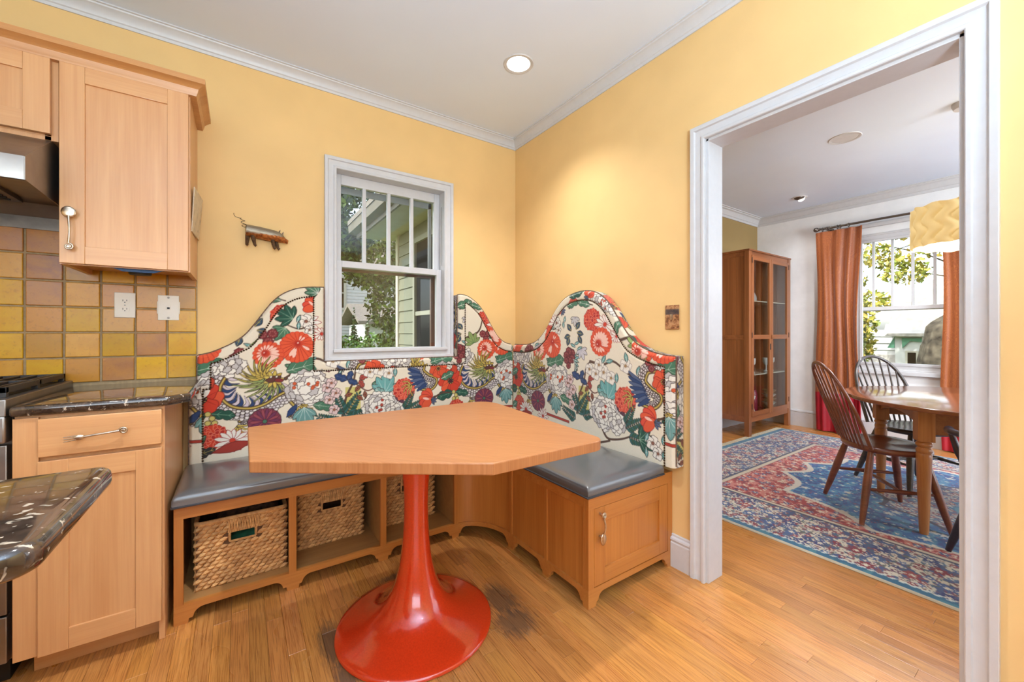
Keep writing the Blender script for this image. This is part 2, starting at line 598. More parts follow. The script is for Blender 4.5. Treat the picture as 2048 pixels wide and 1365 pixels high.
B(x0 - .02, x1 + .02, YB - .03, YB + .03, z0 - .018, z0 + .002).build('window_stool', M['trim'], w1, bevel=.004)

# dining window: six tall panes over one, mostly behind the curtains
w2 = struct('window_2', (XD, 1.08, gz0), 'white dining room window with tall narrow panes over one')
mb = sweep(MB(), [(gy0 + .01, gz1), (gy0 + .01, gz0), (gy1 - .01, gz0), (gy1 - .01, gz1)][::-1], [(w * 1.35, t) for w, t in CASE], lambda y, z, t: (XD - t, y, z), closed=True)
mb.build('casing', M['trim'], w2, smooth=25)
B(XD - .055, XD + .0, gy0 - .12, gy1 + .12, gz1 + .075, gz1 + .115).build('head_cornice', M['trim'], w2, bevel=.008, seg=3)
B(XD - .05, XD + .06, gy0 - .11, gy1 + .11, gz0 - .035, gz0 + .004).build('window_stool', M['trim'], w2, bevel=.005)
jm = MB()
jm.box(XD, XD + .15, gy0, gy0 + .014, gz0, gz1).box(XD, XD + .15, gy1 - .014, gy1, gz0, gz1).box(XD, XD + .15, gy0, gy1, gz1 - .014, gz1).box(XD, XD + .15, gy0, gy1, gz0, gz0 + .01)
jm.build('jamb', M['trim'], w2, bevel=.001)
def sash_x(parent, name, ya, yb, za, zb, xa, xb, st, rt, rb, mat):
    s = MB()
    s.box(xa, xb, ya, ya + st, za, zb).box(xa, xb, yb - st, yb, za, zb)
    s.box(xa, xb, ya + st, yb - st, zb - rt, zb).box(xa, xb, ya + st, yb - st, za, za + rb)
    return s.build(name, mat, parent, bevel=.003)
lo = sash_x(w2, 'lower_sash', gy0 + .014, gy1 - .014, gz0 + .01, 1.43, XD + .02, XD + .05, .034, .04, .03, M['trim'])
B(XD + .033, XD + .036, gy0 + .04, gy1 - .04, gz0 + .03, 1.40).build('pane', M['glass'], lo, smooth=0)
up = sash_x(w2, 'upper_sash', gy0 + .014, gy1 - .014, 1.385, gz1 - .014, XD + .055, XD + .085, .034, .03, .04, M['trim'])
ym = [.766, .922, 1.08, 1.236, 1.39]
for y in ym:
    B(XD + .056, XD + .082, y - .011, y + .011, 1.42, gz1 - .04).build('muntin', M['trim'], up, bevel=.003)
pe = [gy0 + .04] + ym + [gy1 - .04]
for i in range(6):
    B(XD + .068, XD + .071, pe[i], pe[i + 1], 1.415, gz1 - .04).build('pane', M['glass'], up, smooth=0)

# ---------------------------------------------------------------- strip floor
m, nt, b = newmat('oak_strip_floor')
oi = nt.nodes.new('ShaderNodeObjectInfo')
cmb = nt.nodes.new('ShaderNodeCombineXYZ')
for i in range(3):
    nt.links.new(oi.outputs['Random'], cmb.inputs[i])
def shifted(v, amt):
    a = nd(nt, 'ShaderNodeVectorMath', operation='MULTIPLY_ADD')
    nt.links.new(cmb.outputs[0], a.inputs[0])
    a.inputs[1].default_value = amt
    nt.links.new(v, a.inputs[2])
    return a.outputs[0]
f1 = noise(nt, shifted(coords(nt, 'World', (26, 1.6, 1)), (31, 57, 11)), 1.0, 4.0, 0.6, 1.2)
f2 = noise(nt, shifted(coords(nt, 'World', (260, 7, 1)), (13, 7, 5)), 1.0, 3.0, 0.65, 0.4)
c = ramp(nt, f1, [(0.25, rgba((176, 104, 44))), (0.7, rgba((206, 136, 66)))])
c = mixc(nt, 0.6, c, ramp(nt, f2, [(0.28, rgba((116, 56, 20))), (0.56, rgba((216, 152, 84)))]))
c = mixc(nt, 1.0, c, oi.outputs['Color'], 'MULTIPLY')
# worn and scuffed finish round the pedestal, by the bench and at the walkway
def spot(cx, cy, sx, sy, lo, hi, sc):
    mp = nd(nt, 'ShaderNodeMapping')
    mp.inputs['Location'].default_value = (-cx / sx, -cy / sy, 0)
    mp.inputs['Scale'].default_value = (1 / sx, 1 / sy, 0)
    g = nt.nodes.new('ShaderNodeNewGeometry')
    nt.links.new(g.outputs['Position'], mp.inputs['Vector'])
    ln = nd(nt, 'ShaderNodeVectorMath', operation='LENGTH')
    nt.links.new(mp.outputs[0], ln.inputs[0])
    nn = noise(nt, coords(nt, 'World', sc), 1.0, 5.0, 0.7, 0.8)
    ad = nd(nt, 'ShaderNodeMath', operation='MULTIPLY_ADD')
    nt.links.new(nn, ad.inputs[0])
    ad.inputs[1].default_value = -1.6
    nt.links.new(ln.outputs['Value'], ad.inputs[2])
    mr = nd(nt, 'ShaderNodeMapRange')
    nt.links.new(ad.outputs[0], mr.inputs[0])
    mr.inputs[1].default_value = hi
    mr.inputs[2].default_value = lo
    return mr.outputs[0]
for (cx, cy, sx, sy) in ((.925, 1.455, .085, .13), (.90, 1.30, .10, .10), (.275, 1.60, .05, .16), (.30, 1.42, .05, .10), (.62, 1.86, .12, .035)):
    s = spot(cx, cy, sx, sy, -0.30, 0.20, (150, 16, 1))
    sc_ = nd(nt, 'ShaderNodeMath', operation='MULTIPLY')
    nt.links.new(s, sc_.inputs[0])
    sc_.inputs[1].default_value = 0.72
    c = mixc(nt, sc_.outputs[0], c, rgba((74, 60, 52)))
nt.links.new(c, b.inputs['Base Color'])
rr = ramp(nt, noise(nt, coords(nt, 'World', (3, 1.2, 1)), 1.5, 3.0), [(0.3, (0.24, 0.24, 0.24, 1)), (0.7, (0.33, 0.33, 0.33, 1))])
nt.links.new(rr, b.inputs['Roughness'])
b.inputs['Coat Weight'].default_value = 0.15
b.inputs['Coat Roughness'].default_value = 0.22
bump(nt, b, f2, 0.05, 0.0005)
M['floor'] = m

fl = struct('floor', (0, 0, 0), 'honey coloured oak strip floor running through both rooms')
B(-2.75, XD, -2.5, YB, -.12, -.0125).build('subfloor', M['black'], fl, smooth=0)
PW = .0572
def plank_mesh(L):
    w, l, t, cfr = PW / 2 - .0003, L / 2 - .0003, .0125, .0008
    vs = [(-w, -l, -t), (w, -l, -t), (w, l, -t), (-w, l, -t), (-w, -l, -cfr), (w, -l, -cfr), (w, l, -cfr), (-w, l, -cfr),
          (-w + cfr, -l + cfr, 0), (w - cfr, -l + cfr, 0), (w - cfr, l - cfr, 0), (-w + cfr, l - cfr, 0)]
    fs = [(0, 1, 5, 4), (1, 2, 6, 5), (2, 3, 7, 6), (3, 0, 4, 7), (4, 5, 9, 8), (5, 6, 10, 9), (6, 7, 11, 10), (7, 4, 8, 11), (8, 9, 10, 11)]
    return vs, fs
PL = {}
for L in (.4, .55, .7, .85, 1.0, 1.2):
    me = bpy.data.meshes.new('plank')
    me.from_pydata(*([plank_mesh(L)[0], [], plank_mesh(L)[1]]))
    me.materials.append(M['floor'])
    PL[L] = me
rest = MB()
prng = random.Random(5)
npl = 0
x = -2.72
while x < XD - .03:
    xc = x + PW / 2
    y = -2.5 + prng.uniform(-.6, 0)
    while y < YB:
        L = prng.choice(list(PL))
        yc = y + L / 2
        lo_, hi_ = yc - L / 2, yc + L / 2
        kit = -.40 < xc < 1.80 and hi_ > .55 and lo_ < 2.1 and not (xc > 1.22 and lo_ > 1.25)
        din = 1.75 < xc < 2.50 and hi_ > .1 and lo_ < 1.5
        din2 = xc > 1.9 and hi_ > 1.75 and (xc > 5.33 or (lo_ > 1.75 and xc > 3.9))
        if kit or din or din2:
            o = bpy.data.objects.new('plank', PL[L])
            C.objects.link(o)
            o.parent = fl
            o.location = (xc, yc, 0)
            k = prng.uniform(.80, 1.08)
            o.color = (k, k * prng.uniform(.94, 1.02), k * prng.uniform(.86, 1.02), 1)
            npl += 1
        else:
            vs, fs = plank_mesh(L)
            rest.add([(p[0] + xc, max(-2.5, min(p[1] + yc, YB)), p[2]) for p in vs], fs)
        y += L
    x += PW
rest.build('planks_out_of_view', M['floor'], fl, smooth=0, kind='stuff')
print('planks', npl)
# ---------------------------------------------------------------- tiled backsplash
m, nt, b = newmat('raku_glaze')
oi = nt.nodes.new('ShaderNodeObjectInfo')
v0 = coords(nt, 'World')
add = nd(nt, 'ShaderNodeVectorMath', operation='MULTIPLY_ADD')
cmb = nt.nodes.new('ShaderNodeCombineXYZ')
for i in range(3):
    nt.links.new(oi.outputs['Random'], cmb.inputs[i])
nt.links.new(cmb.outputs[0], add.inputs[0]); add.inputs[1].default_value = (9, 5, 7); nt.links.new(v0, add.inputs[2])
f1 = noise(nt, add.outputs[0], 11.0, 4.0, 0.6, 0.6)
f2 = noise(nt, add.outputs[0], 70.0, 3.0, 0.7)
c = mixc(nt, ramp(nt, f1, [(0.35, (0, 0, 0, 1)), (0.65, (1, 1, 1, 1))]), oi.outputs['Color'], rgba((204, 138, 34)))
c = mixc(nt, 0.55, oi.outputs['Color'], c)
c = mixc(nt, ramp(nt, f2, [(0.55, (0, 0, 0, 1)), (0.8, (0.5, 0.5, 0.5, 1))]), c, rgba((140, 88, 36)))
nt.links.new(c, b.inputs['Base Color'])
b.inputs['Roughness'].default_value = 0.22
b.inputs['Specular IOR Level'].default_value = 0.35
bump(nt, b, f2, 0.12, 0.0015)
M['tile'] = m
bs = struct('trim_3', (-.6, YB, .915), 'mottled yellow and copper glazed square tile backsplash')
B(-1.55, -.1805, YB - .006, YB + .001, .90, 1.80).build('grout', M['grout'], bs, smooth=0)
def tile_mesh(w, h):
    me = bpy.data.meshes.new('tile')
    bm = bmesh.new()
    bmesh.ops.create_cube(bm, size=1.0)
    for vv in bm.verts:
        vv.co = Vector((vv.co.x * w, vv.co.y * .012 - .006, vv.co.z * h))
    es = [e for e in bm.edges if all(q.co.y < -.01 for q in e.verts)]
    bmesh.ops.bevel(bm, geom=es, offset=.0028, segments=2, profile=.5, affect='EDGES')
    bm.to_mesh(me); bm.free()
    me.materials.append(M['tile'])
    return me
TP, TH = .1145, .1125
tm = tile_mesh(TP - .008, TH - .008)
TC = [(212, 160, 22), (202, 144, 34), (214, 154, 50), (208, 142, 58), (188, 134, 30), (220, 168, 36)]
TU = [(186, 124, 54), (172, 112, 58), (148, 96, 74), (198, 136, 46)]
trng = random.Random(3)
for k in range(12):
    for r in range(-1, 7):
        zc = .925 + TH * (r + .5)
        xc = -.181 - TP * (k + .5)
        if zc > 1.46 and xc > -.56:
            continue
        if zc < .93:
            continue
        o = bpy.data.objects.new('tile', tm)
        C.objects.link(o)
        o.parent = bs
        o.location = Vector((xc + trng.uniform(-.0008, .0008), YB - .002, zc)) - bs.location
        o.rotation_euler = (trng.uniform(-.02, .02), 0, trng.uniform(-.02, .02))
        k_ = trng.uniform(.9, 1.04)
        cc = trng.choice(TU if ((k >= 4 and r >= 3 and trng.random() < .5) or trng.random() < .12) else TC)
        o.color = rgba([q * k_ for q in cc])

# ---------------------------------------------------------------- wall cabinets
def shaker(parent, name, x0, x1, z0, z1, yf, th, sw, mats, rail=None, hollow=.008):
    """framed door facing -y: stiles, rails and panel are sub-parts of an empty door"""
    d = bpy.data.objects.new(name, None)
    C.objects.link(d); d.parent = parent
    rail = rail or sw
    yb = yf + th
    mz, mx = mats
    B(x0, x0 + sw, yf, yb, z0, z1).build('stile', mz, d, bevel=.0015)
    B(x1 - sw, x1, yf, yb, z0, z1).build('stile', mz, d, bevel=.0015)
    B(x0 + sw, x1 - sw, yf, yb, z1 - rail, z1).build('rail', mx, d, bevel=.0012)
    B(x0 + sw, x1 - sw, yf, yb, z0, z0 + rail).build('rail', mx, d, bevel=.0012)
    B(x0 + sw - .004, x1 - sw + .004, yf + hollow, yb - .002, z0 + rail - .004, z1 - rail + .004).build('panel', mz, d, smooth=0)
    return d

def spoon(name, parent, y, x, ztop, zbot, mat, bowl_top=True, bowl=.026):
    """cutlery handle standing off a door that faces -y"""
    mb = MB()
    zs = [ztop, zbot] if bowl_top else [zbot, ztop]
    zb, zc = zs
    s = 1 if bowl_top else -1
    mb.ball((x, y - .022, zb - s * bowl), bowl, 16, 10, (.66 if not bowl_top else .95, .22, 1.0))
    path, rad = [], []
    for i in range(11):
        u = i / 10
        path.append((x + .004 * math.sin(u * 3), y - .024 - .006 * math.sin(u * math.pi), zb - s * 2 * bowl + s * .006 + (zc + s * .012 - (zb - s * 2 * bowl)) * u))
        rad.append(.0045 - .0012 * math.sin(u * math.pi))
    mb.tube(path, rad, 8)
    px, py, pz = path[-1]
    spiral = []
    for i in range(26):
        a = i / 25 * 2 * math.pi * 1.6
        r = .013 * (1 - i / 34)
        spiral.append((px - s * 0 + r * math.sin(a), py - .001, pz - s * .013 + s * r * math.cos(a)))
    mb.tube(spiral, .0030, 7)
    mb.tube([(x, y, zb - s * bowl * 1.2), (x, y - .022, zb - s * bowl * 1.2)], .005, 8)
    mb.tube([(x, y, pz - s * .013), (x, py, pz - s * .013)], .005, 8)
    return mb.build(name, mat, parent, smooth=60)

yc = 2.217
c1 = thing('wall_cabinet', 'tall maple wall cabinet with one shaker door and spoon handle beside the hood', 'cabinet', (-.376, 2.4, 1.41))
mb = MB()
mb.box(-.569, -.551, yc, YB - .001, 1.41, 2.19).box(-.199, -.181, yc, YB - .001, 1.41, 2.19).box(-.551, -.199, yc, YB - .001, 1.43, 1.445).box(-.551, -.199, yc, YB - .001, 2.17, 2.19)
mb.box(-.551, -.199, yc, yc + .018, 1.41, 1.43)
mb.build('carcass', M['maple_z'], c1, bevel=.001)
d = shaker(c1, 'door', -.565, -.1865, 1.414, 2.178, yc - .021, .020, .068, (M['maple_z'], M['maple_x']))
spoon('handle', d, yc - .021, -.535, 1.625, 1.468, M['pewter'], True, .0215)['label'] = 'pewter spoon handle'
c2 = thing('wall_cabinet', 'short maple wall cabinet with two doors above the steel hood', 'cabinet', (-.95, 2.4, 1.87))
mb = MB()
mb.box(-1.335, -1.317, yc, YB - .001, 1.872, 2.19).box(-.589, -.5715, yc + .019, YB - .001, 1.872, 2.19).box(-1.317, -.589, yc, YB - .001, 1.872, 1.888).box(-1.317, -.589, yc, YB - .001, 2.17, 2.19)
mb.box(-1.317, -.589, yc, yc + .018, 1.888, 1.90).box(-.607, -.571, yc, yc + .018, 1.872, 2.19)
mb.build('carcass', M['maple_z'], c2, bevel=.001)
shaker(c2, 'door', -.957, -.588, 1.892, 2.178, yc - .021, .020, .068, (M['maple_z'], M['maple_x']))
shaker(c2, 'door', -1.331, -.961, 1.892, 2.178, yc - .021, .020, .068, (M['maple_z'], M['maple_x']))
CCR = [(0, 2.172), (.022, 2.172), (.024, 2.180), (.026, 2.184), (.030, 2.200), (.048, 2.216), (.054, 2.218), (.054, 2.240), (0, 2.240)]
CCR = [(w, z + .0) for w, z in CCR]
mb = sweep(MB(), [(-.181, YB - .001), (-.181, yc), (-1.335, yc)], [(-w, z) for w, z in CCR][::-1], lambda x, y, t: (x, y, t))
tag(mb.build('cabinet_crown', M['maple_edge'], smooth=30), 'darker maple crown moulding running along the tops of the wall cabinets', 'moulding')

# range hood
h = thing('range_hood', 'stainless steel under cabinet range hood with sloped top', 'hood', (-.95, 2.3, 1.64))
hx0, hx1 = -1.335, -.588
sec = [(2.545, 1.871), (2.215, 1.871), (1.986, 1.731), (1.986, 1.653), (1.992, 1.651), (2.012, 1.653), (2.040, 1.675), (2.50, 1.690), (2.53, 1.640), (2.545, 1.640)]
mb = MB(); mb.prism(sec, 'x', hx0, hx1 - .001)
mb.build('canopy', M['steel'], h, bevel=.0015)
side = [(2.545, 1.8705), (2.2155, 1.8705), (1.9865, 1.730), (1.9865, 1.6535), (2.545, 1.638)]
MB().prism(side, 'x', hx1 - .001, hx1 + .001).build('side_panel', M['steel'], h)
B(-1.2, -.72, 2.10, 2.42, 1.668, 1.684).build('grease_filter', M['steel_dark'], h, bevel=.002)
lv = MB()
for i in range(9):
    lv.box(-1.18, -.74, 2.13 + i * .03, 2.14 + i * .03, 1.664, 1.67)
lv.build('filter_slot', M['black'], h, smooth=0, kind='stuff')
B(hx0, hx1, 2.535, 2.547, 1.588, 1.642).build('back_flange', M['steel_dark'], h, bevel=.001)

# things on and under the wall cabinet
t = thing('masking_tape', 'blue masking tape stuck under the front edge of the wall cabinet', 'tape', (-.36, 2.27, 1.41))
mb = MB()
mb.prism([(-.44, 2.225), (-.255, 2.225), (-.262, 2.268), (-.435, 2.27)], 'z', 1.4280, 1.4295)
mb.prism([(-.43, 2.2165), (-.265, 2.2165), (-.27, 2.226), (-.425, 2.226)], 'z', 1.4085, 1.4095)
mb.prism([(-.425, 1.4095), (-.27, 1.4095), (-.30, 1.398), (-.395, 1.398)], 'y', 2.222, 2.224)
mb.build('tape_strip', M['tape'], t, smooth=0)
tag(MB().lathe([(.0, 1.392), (.034, 1.392), (.037, 1.396), (.037, 1.428), (.0, 1.428)], (-.35, 2.27, 0), 20).build('puck_light', M['black']), 'small black puck light stuck under the wall cabinet', 'light')
pm, pnt, pb = newmat('faded_floral_print')
pv = coords(pnt, 'World')
pf = noise(pnt, pv, 22, 5.0, 0.7, 0.8)
pnt.links.new(ramp(pnt, pf, [(0.3, rgba((150, 128, 108))), (0.45, rgba((206, 188, 160))), (0.6, rgba((226, 208, 178))), (0.75, rgba((180, 120, 92)))]), pb.inputs['Base Color'])
pb.inputs['Roughness'].default_value = 0.5
pl = MB()
pa = [(-.1775, 2.255, 1.598), (-.170, 2.50, 1.606), (-.156, 2.50, 1.806), (-.169, 2.262, 1.798)]
nv = Vector((-.004, .0006, .0))
pl.add([Vector(p) for p in pa] + [Vector(p) + nv for p in pa], [(0, 1, 2, 3), (7, 6, 5, 4), (0, 4, 5, 1), (1, 5, 6, 2), (2, 6, 7, 3), (3, 7, 4, 0)])
pt = thing('hanging_plaque', 'thin faded plaque hung askew on the end of the maple wall cabinet', 'plaque', (-.15, 2.4, 1.59))
pl.build('board', pm, pt, smooth=0)

# outlet and phone jack on the tiles
def plate(loc, w, hh, label, cat, name):
    t = thing(name, label, cat, loc)
    B(loc[0] - w / 2, loc[0] + w / 2, loc[1] - .006, loc[1], loc[2] - hh / 2, loc[2] + hh / 2).build('cover_plate', M['plastic'], t, bevel=.002)
    return t
ox, oz, oy = -.444, 1.277, YB - .013
t = plate((ox, oy, oz), .072, .116, 'white duplex power outlet with two sockets on the tile backsplash', 'outlet', 'power_outlet')
for s in (-1, 1):
    mb = MB()
    pts = [(ox + .0165 * math.cos(a) * (1.0), oz + s * .0195 + max(-.0115, min(.0115, .0165 * math.sin(a)))) for a in [2 * math.pi * i / 24 for i in range(24)]]
    mb.prism(pts, 'y', oy - .0078, oy - .005)
    f = mb.build('socket', M['plastic'], t)
    hl = MB()
    hl.box(ox - .0075, ox - .0055, oy - .0083, oy - .0075, oz + s * .0195 - .002, oz + s * .0195 + .006)
    hl.box(ox + .0055, ox + .0075, oy - .0083, oy - .0075, oz + s * .0195 - .001, oz + s * .0195 + .006)
    hl.lathe([(.0, oy - .0083), (.0024, oy - .0083), (.0024, oy - .0075), (.0, oy - .0075)], (ox, 0, oz + s * .0195 - .0065), 8, 'y')
    hl.build('slots', M['black'], f, smooth=0)
MB().lathe([(0, oy - .0075), (.003, oy - .0075), (.003, oy - .005), (0, oy - .005)], (ox, 0, oz), 10, 'y').build('screw', M['steel_dark'], t)
jx, jz = -.290, 1.270
t = plate((jx, oy, jz), .079, .120, 'white phone jack plate with two screws near the end of the tiles', 'phone jack', 'phone_jack')
B(jx - .043, jx + .043, oy - .005, oy, jz - .03, jz + .03).build('backing', M['plastic'], t, bevel=.002)
B(jx - .009, jx + .009, oy - .009, oy - .005, jz - .010, jz + .010).build('socket', M['plastic'], t, bevel=.001)
B(jx - .005, jx + .005, oy - .0095, oy - .0085, jz - .006, jz + .002).build('slot', M['black'], t, smooth=0)
for s in (-1, 1):
    MB().lathe([(0, oy - .009), (.0045, oy - .0085), (.005, oy - .005), (0, oy - .005)], (jx, 0, jz + s * .049), 12, 'y').build('screw', M['steel_dark'], t)

# ---------------------------------------------------------------- base cabinet, counters, range
c3 = thing('base_cabinet', 'maple base cabinet with one drawer over a shaker door next to the range', 'cabinet', (-.42, 2.25, 0))
yf = 1.955
mb = MB()
mb.box(-.253, -.235, yf + .0195, YB - .002, .0, .879).box(-.5995, -.582, yf + .0195, YB - .002, .095, .879).box(-.582, -.253, yf + .02, YB - .002, .095, .113)
mb.box(-.600, -.2345, yf, yf + .019, .095, .879)
mb.box(-.582, -.253, YB - .02, YB - .002, .1, .879)
mb.build('carcass', M['maple_z'], c3, bevel=.001)
B(-.58, -.236, yf + .075, yf + .09, 0, .096).build('toe_kick', M['maple_x'], c3, bevel=.001)
B(-.601, -.545, yf - .013, yf + .001, .095, .873).build('filler_strip', M['maple_z'], c3, bevel=.001)
dr = B(-.5455, -.2405, yf - .022, yf - .001, .742, .868).build('drawer', M['maple_x'], c3, bevel=.003)
mb = MB()
hx = -.40; hy = yf - .022; hz = .803
mb.tube([(hx - .035, hy - .024, hz - .002), (hx - .01, hy - .026, hz + .001), (hx + .02, hy - .028, hz + .004), (hx + .052, hy - .026, hz + .007)], [.004, .0035, .0033, .004], 8)
mb.ball((hx - .046, hy - .024, hz - .003), .011, 12, 8, (1.3, .25, .8))
for q in (-1, 0, 1):
    mb.tube([(hx - .052, hy - .024, hz - .003 + q * .006), (hx - .082, hy - .022, hz - .006 + q * .0075)], [.0026, .0016], 6)
sp = []
for i in range(24):
    a = i / 23 * 2 * math.pi * 1.5
    r = .012 * (1 - i / 32)
    sp.append((hx + .062 - r * math.cos(a), hy - .026, hz + .006 + r * math.sin(a)))
mb.tube(sp, .003, 7)
mb.tube([(hx - .046, hy, hz - .003), (hx - .046, hy - .024, hz - .003)], .004, 8)
mb.tube([(hx + .062, hy, hz + .006), (hx + .062, hy - .026, hz + .006)], .004, 8)
mb.build('handle', M['pewter'], dr, smooth=60)['label'] = 'pewter fork handle'
shaker(c3, 'door', -.5455, -.2405, .093, .728, yf - .022, .021, .070, (M['maple_z'], M['maple_x']))

gm_, nt, b = newmat('dark_flecked_granite')
v = coords(nt, 'World')
f1 = noise(nt, v, 34, 4.0, 0.6, 0.5)
f2 = noise(nt, coords(nt, 'World', (1.0, 1.25, 1.0)), 46, 3.0, 0.6, 0.5)
f3 = noise(nt, v, 160, 3.0, 0.6)
c = ramp(nt, f1, [(0.3, rgba((34, 28, 25))), (0.55, rgba((70, 56, 46))), (0.75, rgba((104, 82, 64)))])
c = mixc(nt, ramp(nt, f2, [(0.60, (0, 0, 0, 1)), (0.655, (0.9, 0.9, 0.9, 1))]), c, rgba((206, 190, 168)))
c = mixc(nt, ramp(nt, f3, [(0.55, (0, 0, 0, 1)), (0.85, (0.4, 0.5, 0.5, 1))]), c, rgba((18, 15, 14)))
nt.links.new(c, b.inputs['Base Color'])
b.inputs['Roughness'].default_value = 0.09
b.inputs['Specular IOR Level'].default_value = 0.75
b.inputs['Coat Weight'].default_value = 0.5
b.inputs['Coat Roughness'].default_value = 0.04
M['granite'] = gm_
def arc(cx, cy, r, a0, a1, n=6):
    return [(cx + r * math.cos(math.radians(a0 + (a1 - a0) * i / n)), cy + r * math.sin(math.radians(a0 + (a1 - a0) * i / n))) for i in range(n + 1)]
cp = [(-.606, 2.544), (-.606, 1.925)] + arc(-.225, 1.937, .012, -90, -45, 3) + arc(-.174, 1.99, .014, -45, 0, 3) + [(-.160, 2.544)]
mb = MB(); mb.prism(cp, 'z', .880, .915)
tag(mb.build('granite_countertop', M['granite'], bevel=.012, seg=4), 'dark flecked granite countertop with clipped corner on the maple base cabinet', 'countertop')

isl = thing('kitchen_island', 'granite topped island corner in front of the range', 'island', (-.75, .83, 0))
ip = [(-1.3, .997), (-1.3, .655)] + arc(-.222, .690, .035, -90, 0, 6) + arc(-.212, .972, .025, 0, 90, 5)
mb = MB(); mb.prism(ip, 'z', .878, .914)
mb.build('countertop', M['granite'], isl, bevel=.013, seg=4)
B(-1.28, -.46, .68, .97, .10, .878).build('cabinet_body', M['maple_z'], isl, bevel=.002)
B(-1.26, -.48, .72, .94, 0, .10).build('plinth', M['black'], isl)

r = thing('gas_range', 'stainless steel gas range with black grates left of the base cabinet', 'range', (-.99, 2.2, 0))
rx0, rx1 = -1.372, -.612
B(rx0, rx1, 1.985, 2.545, .09, .885).build('body', M['steel_dark'], r, bevel=.002)
B(rx0, rx1, 1.935, 2.545, .885, .938).build('cooktop', M['steel'], r, bevel=.003)
B(rx0 + .03, rx1 - .03, 2.0, 2.52, .930, .9395).build('burner_tray', M['black'], r)
B(rx0, rx1, 1.93, 1.985, .80, .886).build('control_panel', M['steel'], r, bevel=.006)
for i in range(5):
    MB().lathe([(0, 1.888), (.018, 1.888), (.022, 1.895), (.022, 1.93), (0, 1.93)], (rx0 + .10 + i * .14, 0, .845), 16, 'y').build('knob', M['steel_dark'], r)
od = B(rx0 + .004, rx1 - .004, 1.955, 1.985, .25, .79).build('oven_door', M['steel'], r, bevel=.003)
mb = MB(); mb.tube([(rx0 + .04, 1.905, .755), (rx1 - .03, 1.905, .755)], .012, 12)
for xx in (rx0 + .08, rx1 - .07):
    mb.tube([(xx, 1.905, .755), (xx, 1.956, .755)], .008, 8)
mb.build('handle', M['steel'], od)
wd = B(rx0 + .004, rx1 - .004, 1.955, 1.985, .095, .243).build('warming_drawer', M['steel'], r, bevel=.003)
mb = MB(); mb.tube([(rx0 + .04, 1.905, .205), (rx1 - .03, 1.905, .205)], .011, 12)
for xx in (rx0 + .08, rx1 - .07):
    mb.tube([(xx, 1.905, .205), (xx, 1.956, .205)], .008, 8)
mb.build('handle', M['steel'], wd)
B(rx0 + .02, rx1 - .02, 2.03, 2.5, 0, .09).build('kick_plate', M['black'], r)
for gx0, gx1 in ((rx1 - .275, rx1 - .018), (rx1 - .54, rx1 - .282)):
    mb = MB()
    for yy in (1.995, 2.255, 2.505):
        mb.box(gx0, gx1, yy, yy + .018, .952, .972)
    for xx in (gx0, gx1 - .018):
        mb.box(xx, xx + .018, 1.995, 2.523, .952, .972)
    for i in range(5):
        xx = gx0 + .03 + i * (gx1 - gx0 - .07) / 4
        mb.box(xx, xx + .010, 2.0, 2.515, .958, .971)
    for xx in (gx0, gx1 - .018):
        for yy in (1.995, 2.505, 2.24):
            mb.box(xx, xx + .018, yy, yy + .018, .938, .955)
    mb.build('grate', M['iron'], r, bevel=.002)
    for yy in (2.12, 2.39):
        MB().lathe([(0, .938), (.045, .938), (.04, .948), (.025, .953), (0, .953)], ((gx0 + gx1) / 2, yy, 0), 18).build('burner', M['iron'], r)
# ---------------------------------------------------------------- corner bench
bench = thing('corner_bench', 'L shaped wooden corner bench with three open cubbies, a curved corner and an end door', 'bench', (.5, 2.2, 0))
YF, XF, YE = 2.026, 1.190, 1.187
XA0, XA1, YBk = -.217, 1.000, 1.770
def fpath(s):
    """front line of the bench, s in metres from the left end; returns point and outward normal"""
    LA = XA1 - XA0
    LQ = 0.353
    if s <= LA:
        return (XA0 + s, YF), (0, -1)
    if s <= LA + LQ:
        th = (s - LA) / LQ * math.pi / 2
        p = (XA1 + (XF - XA1) * math.sin(th), YBk + (YF - YBk) * math.cos(th))
        n = Vector((-math.sin(th) / (XF - XA1), -math.cos(th) / (YF - YBk)))
        n.normalize()
        return p, (n.x, n.y)
    return (XF, YBk - (s - LA - LQ)), (-1, 0)
SA, SQ = XA1 - XA0, XA1 - XA0 + .353
SE = SQ + (YBk - YE)
SF = SE - .0193
def facade(mb, s0, s1, zb, zt, th, off=0.0, step=.02):
    """solid band following the front line; zb/zt are numbers or functions of s"""
    n = max(2, int((s1 - s0) / step) + 1)
    ss = [s0 + (s1 - s0) * i / (n - 1) for i in range(n)]
    vs = []
    for s in ss:
        p, q = fpath(s)
        b = zb(s) if callable(zb) else zb
        t = zt(s) if callable(zt) else zt
        for (o, z) in ((off, b), (off, t), (off - th, t), (off - th, b)):
            vs.append((p[0] + q[0] * o, p[1] + q[1] * o, z))
    fs = [(0, 1, 2, 3), tuple((n - 1) * 4 + i for i in (3, 2, 1, 0))]
    for i in range(n - 1):
        for a in range(4):
            b_ = (a + 1) % 4
            fs.append((i * 4 + a, i * 4 + b_, (i + 1) * 4 + b_, (i + 1) * 4 + a))
    mb.add(vs, fs)

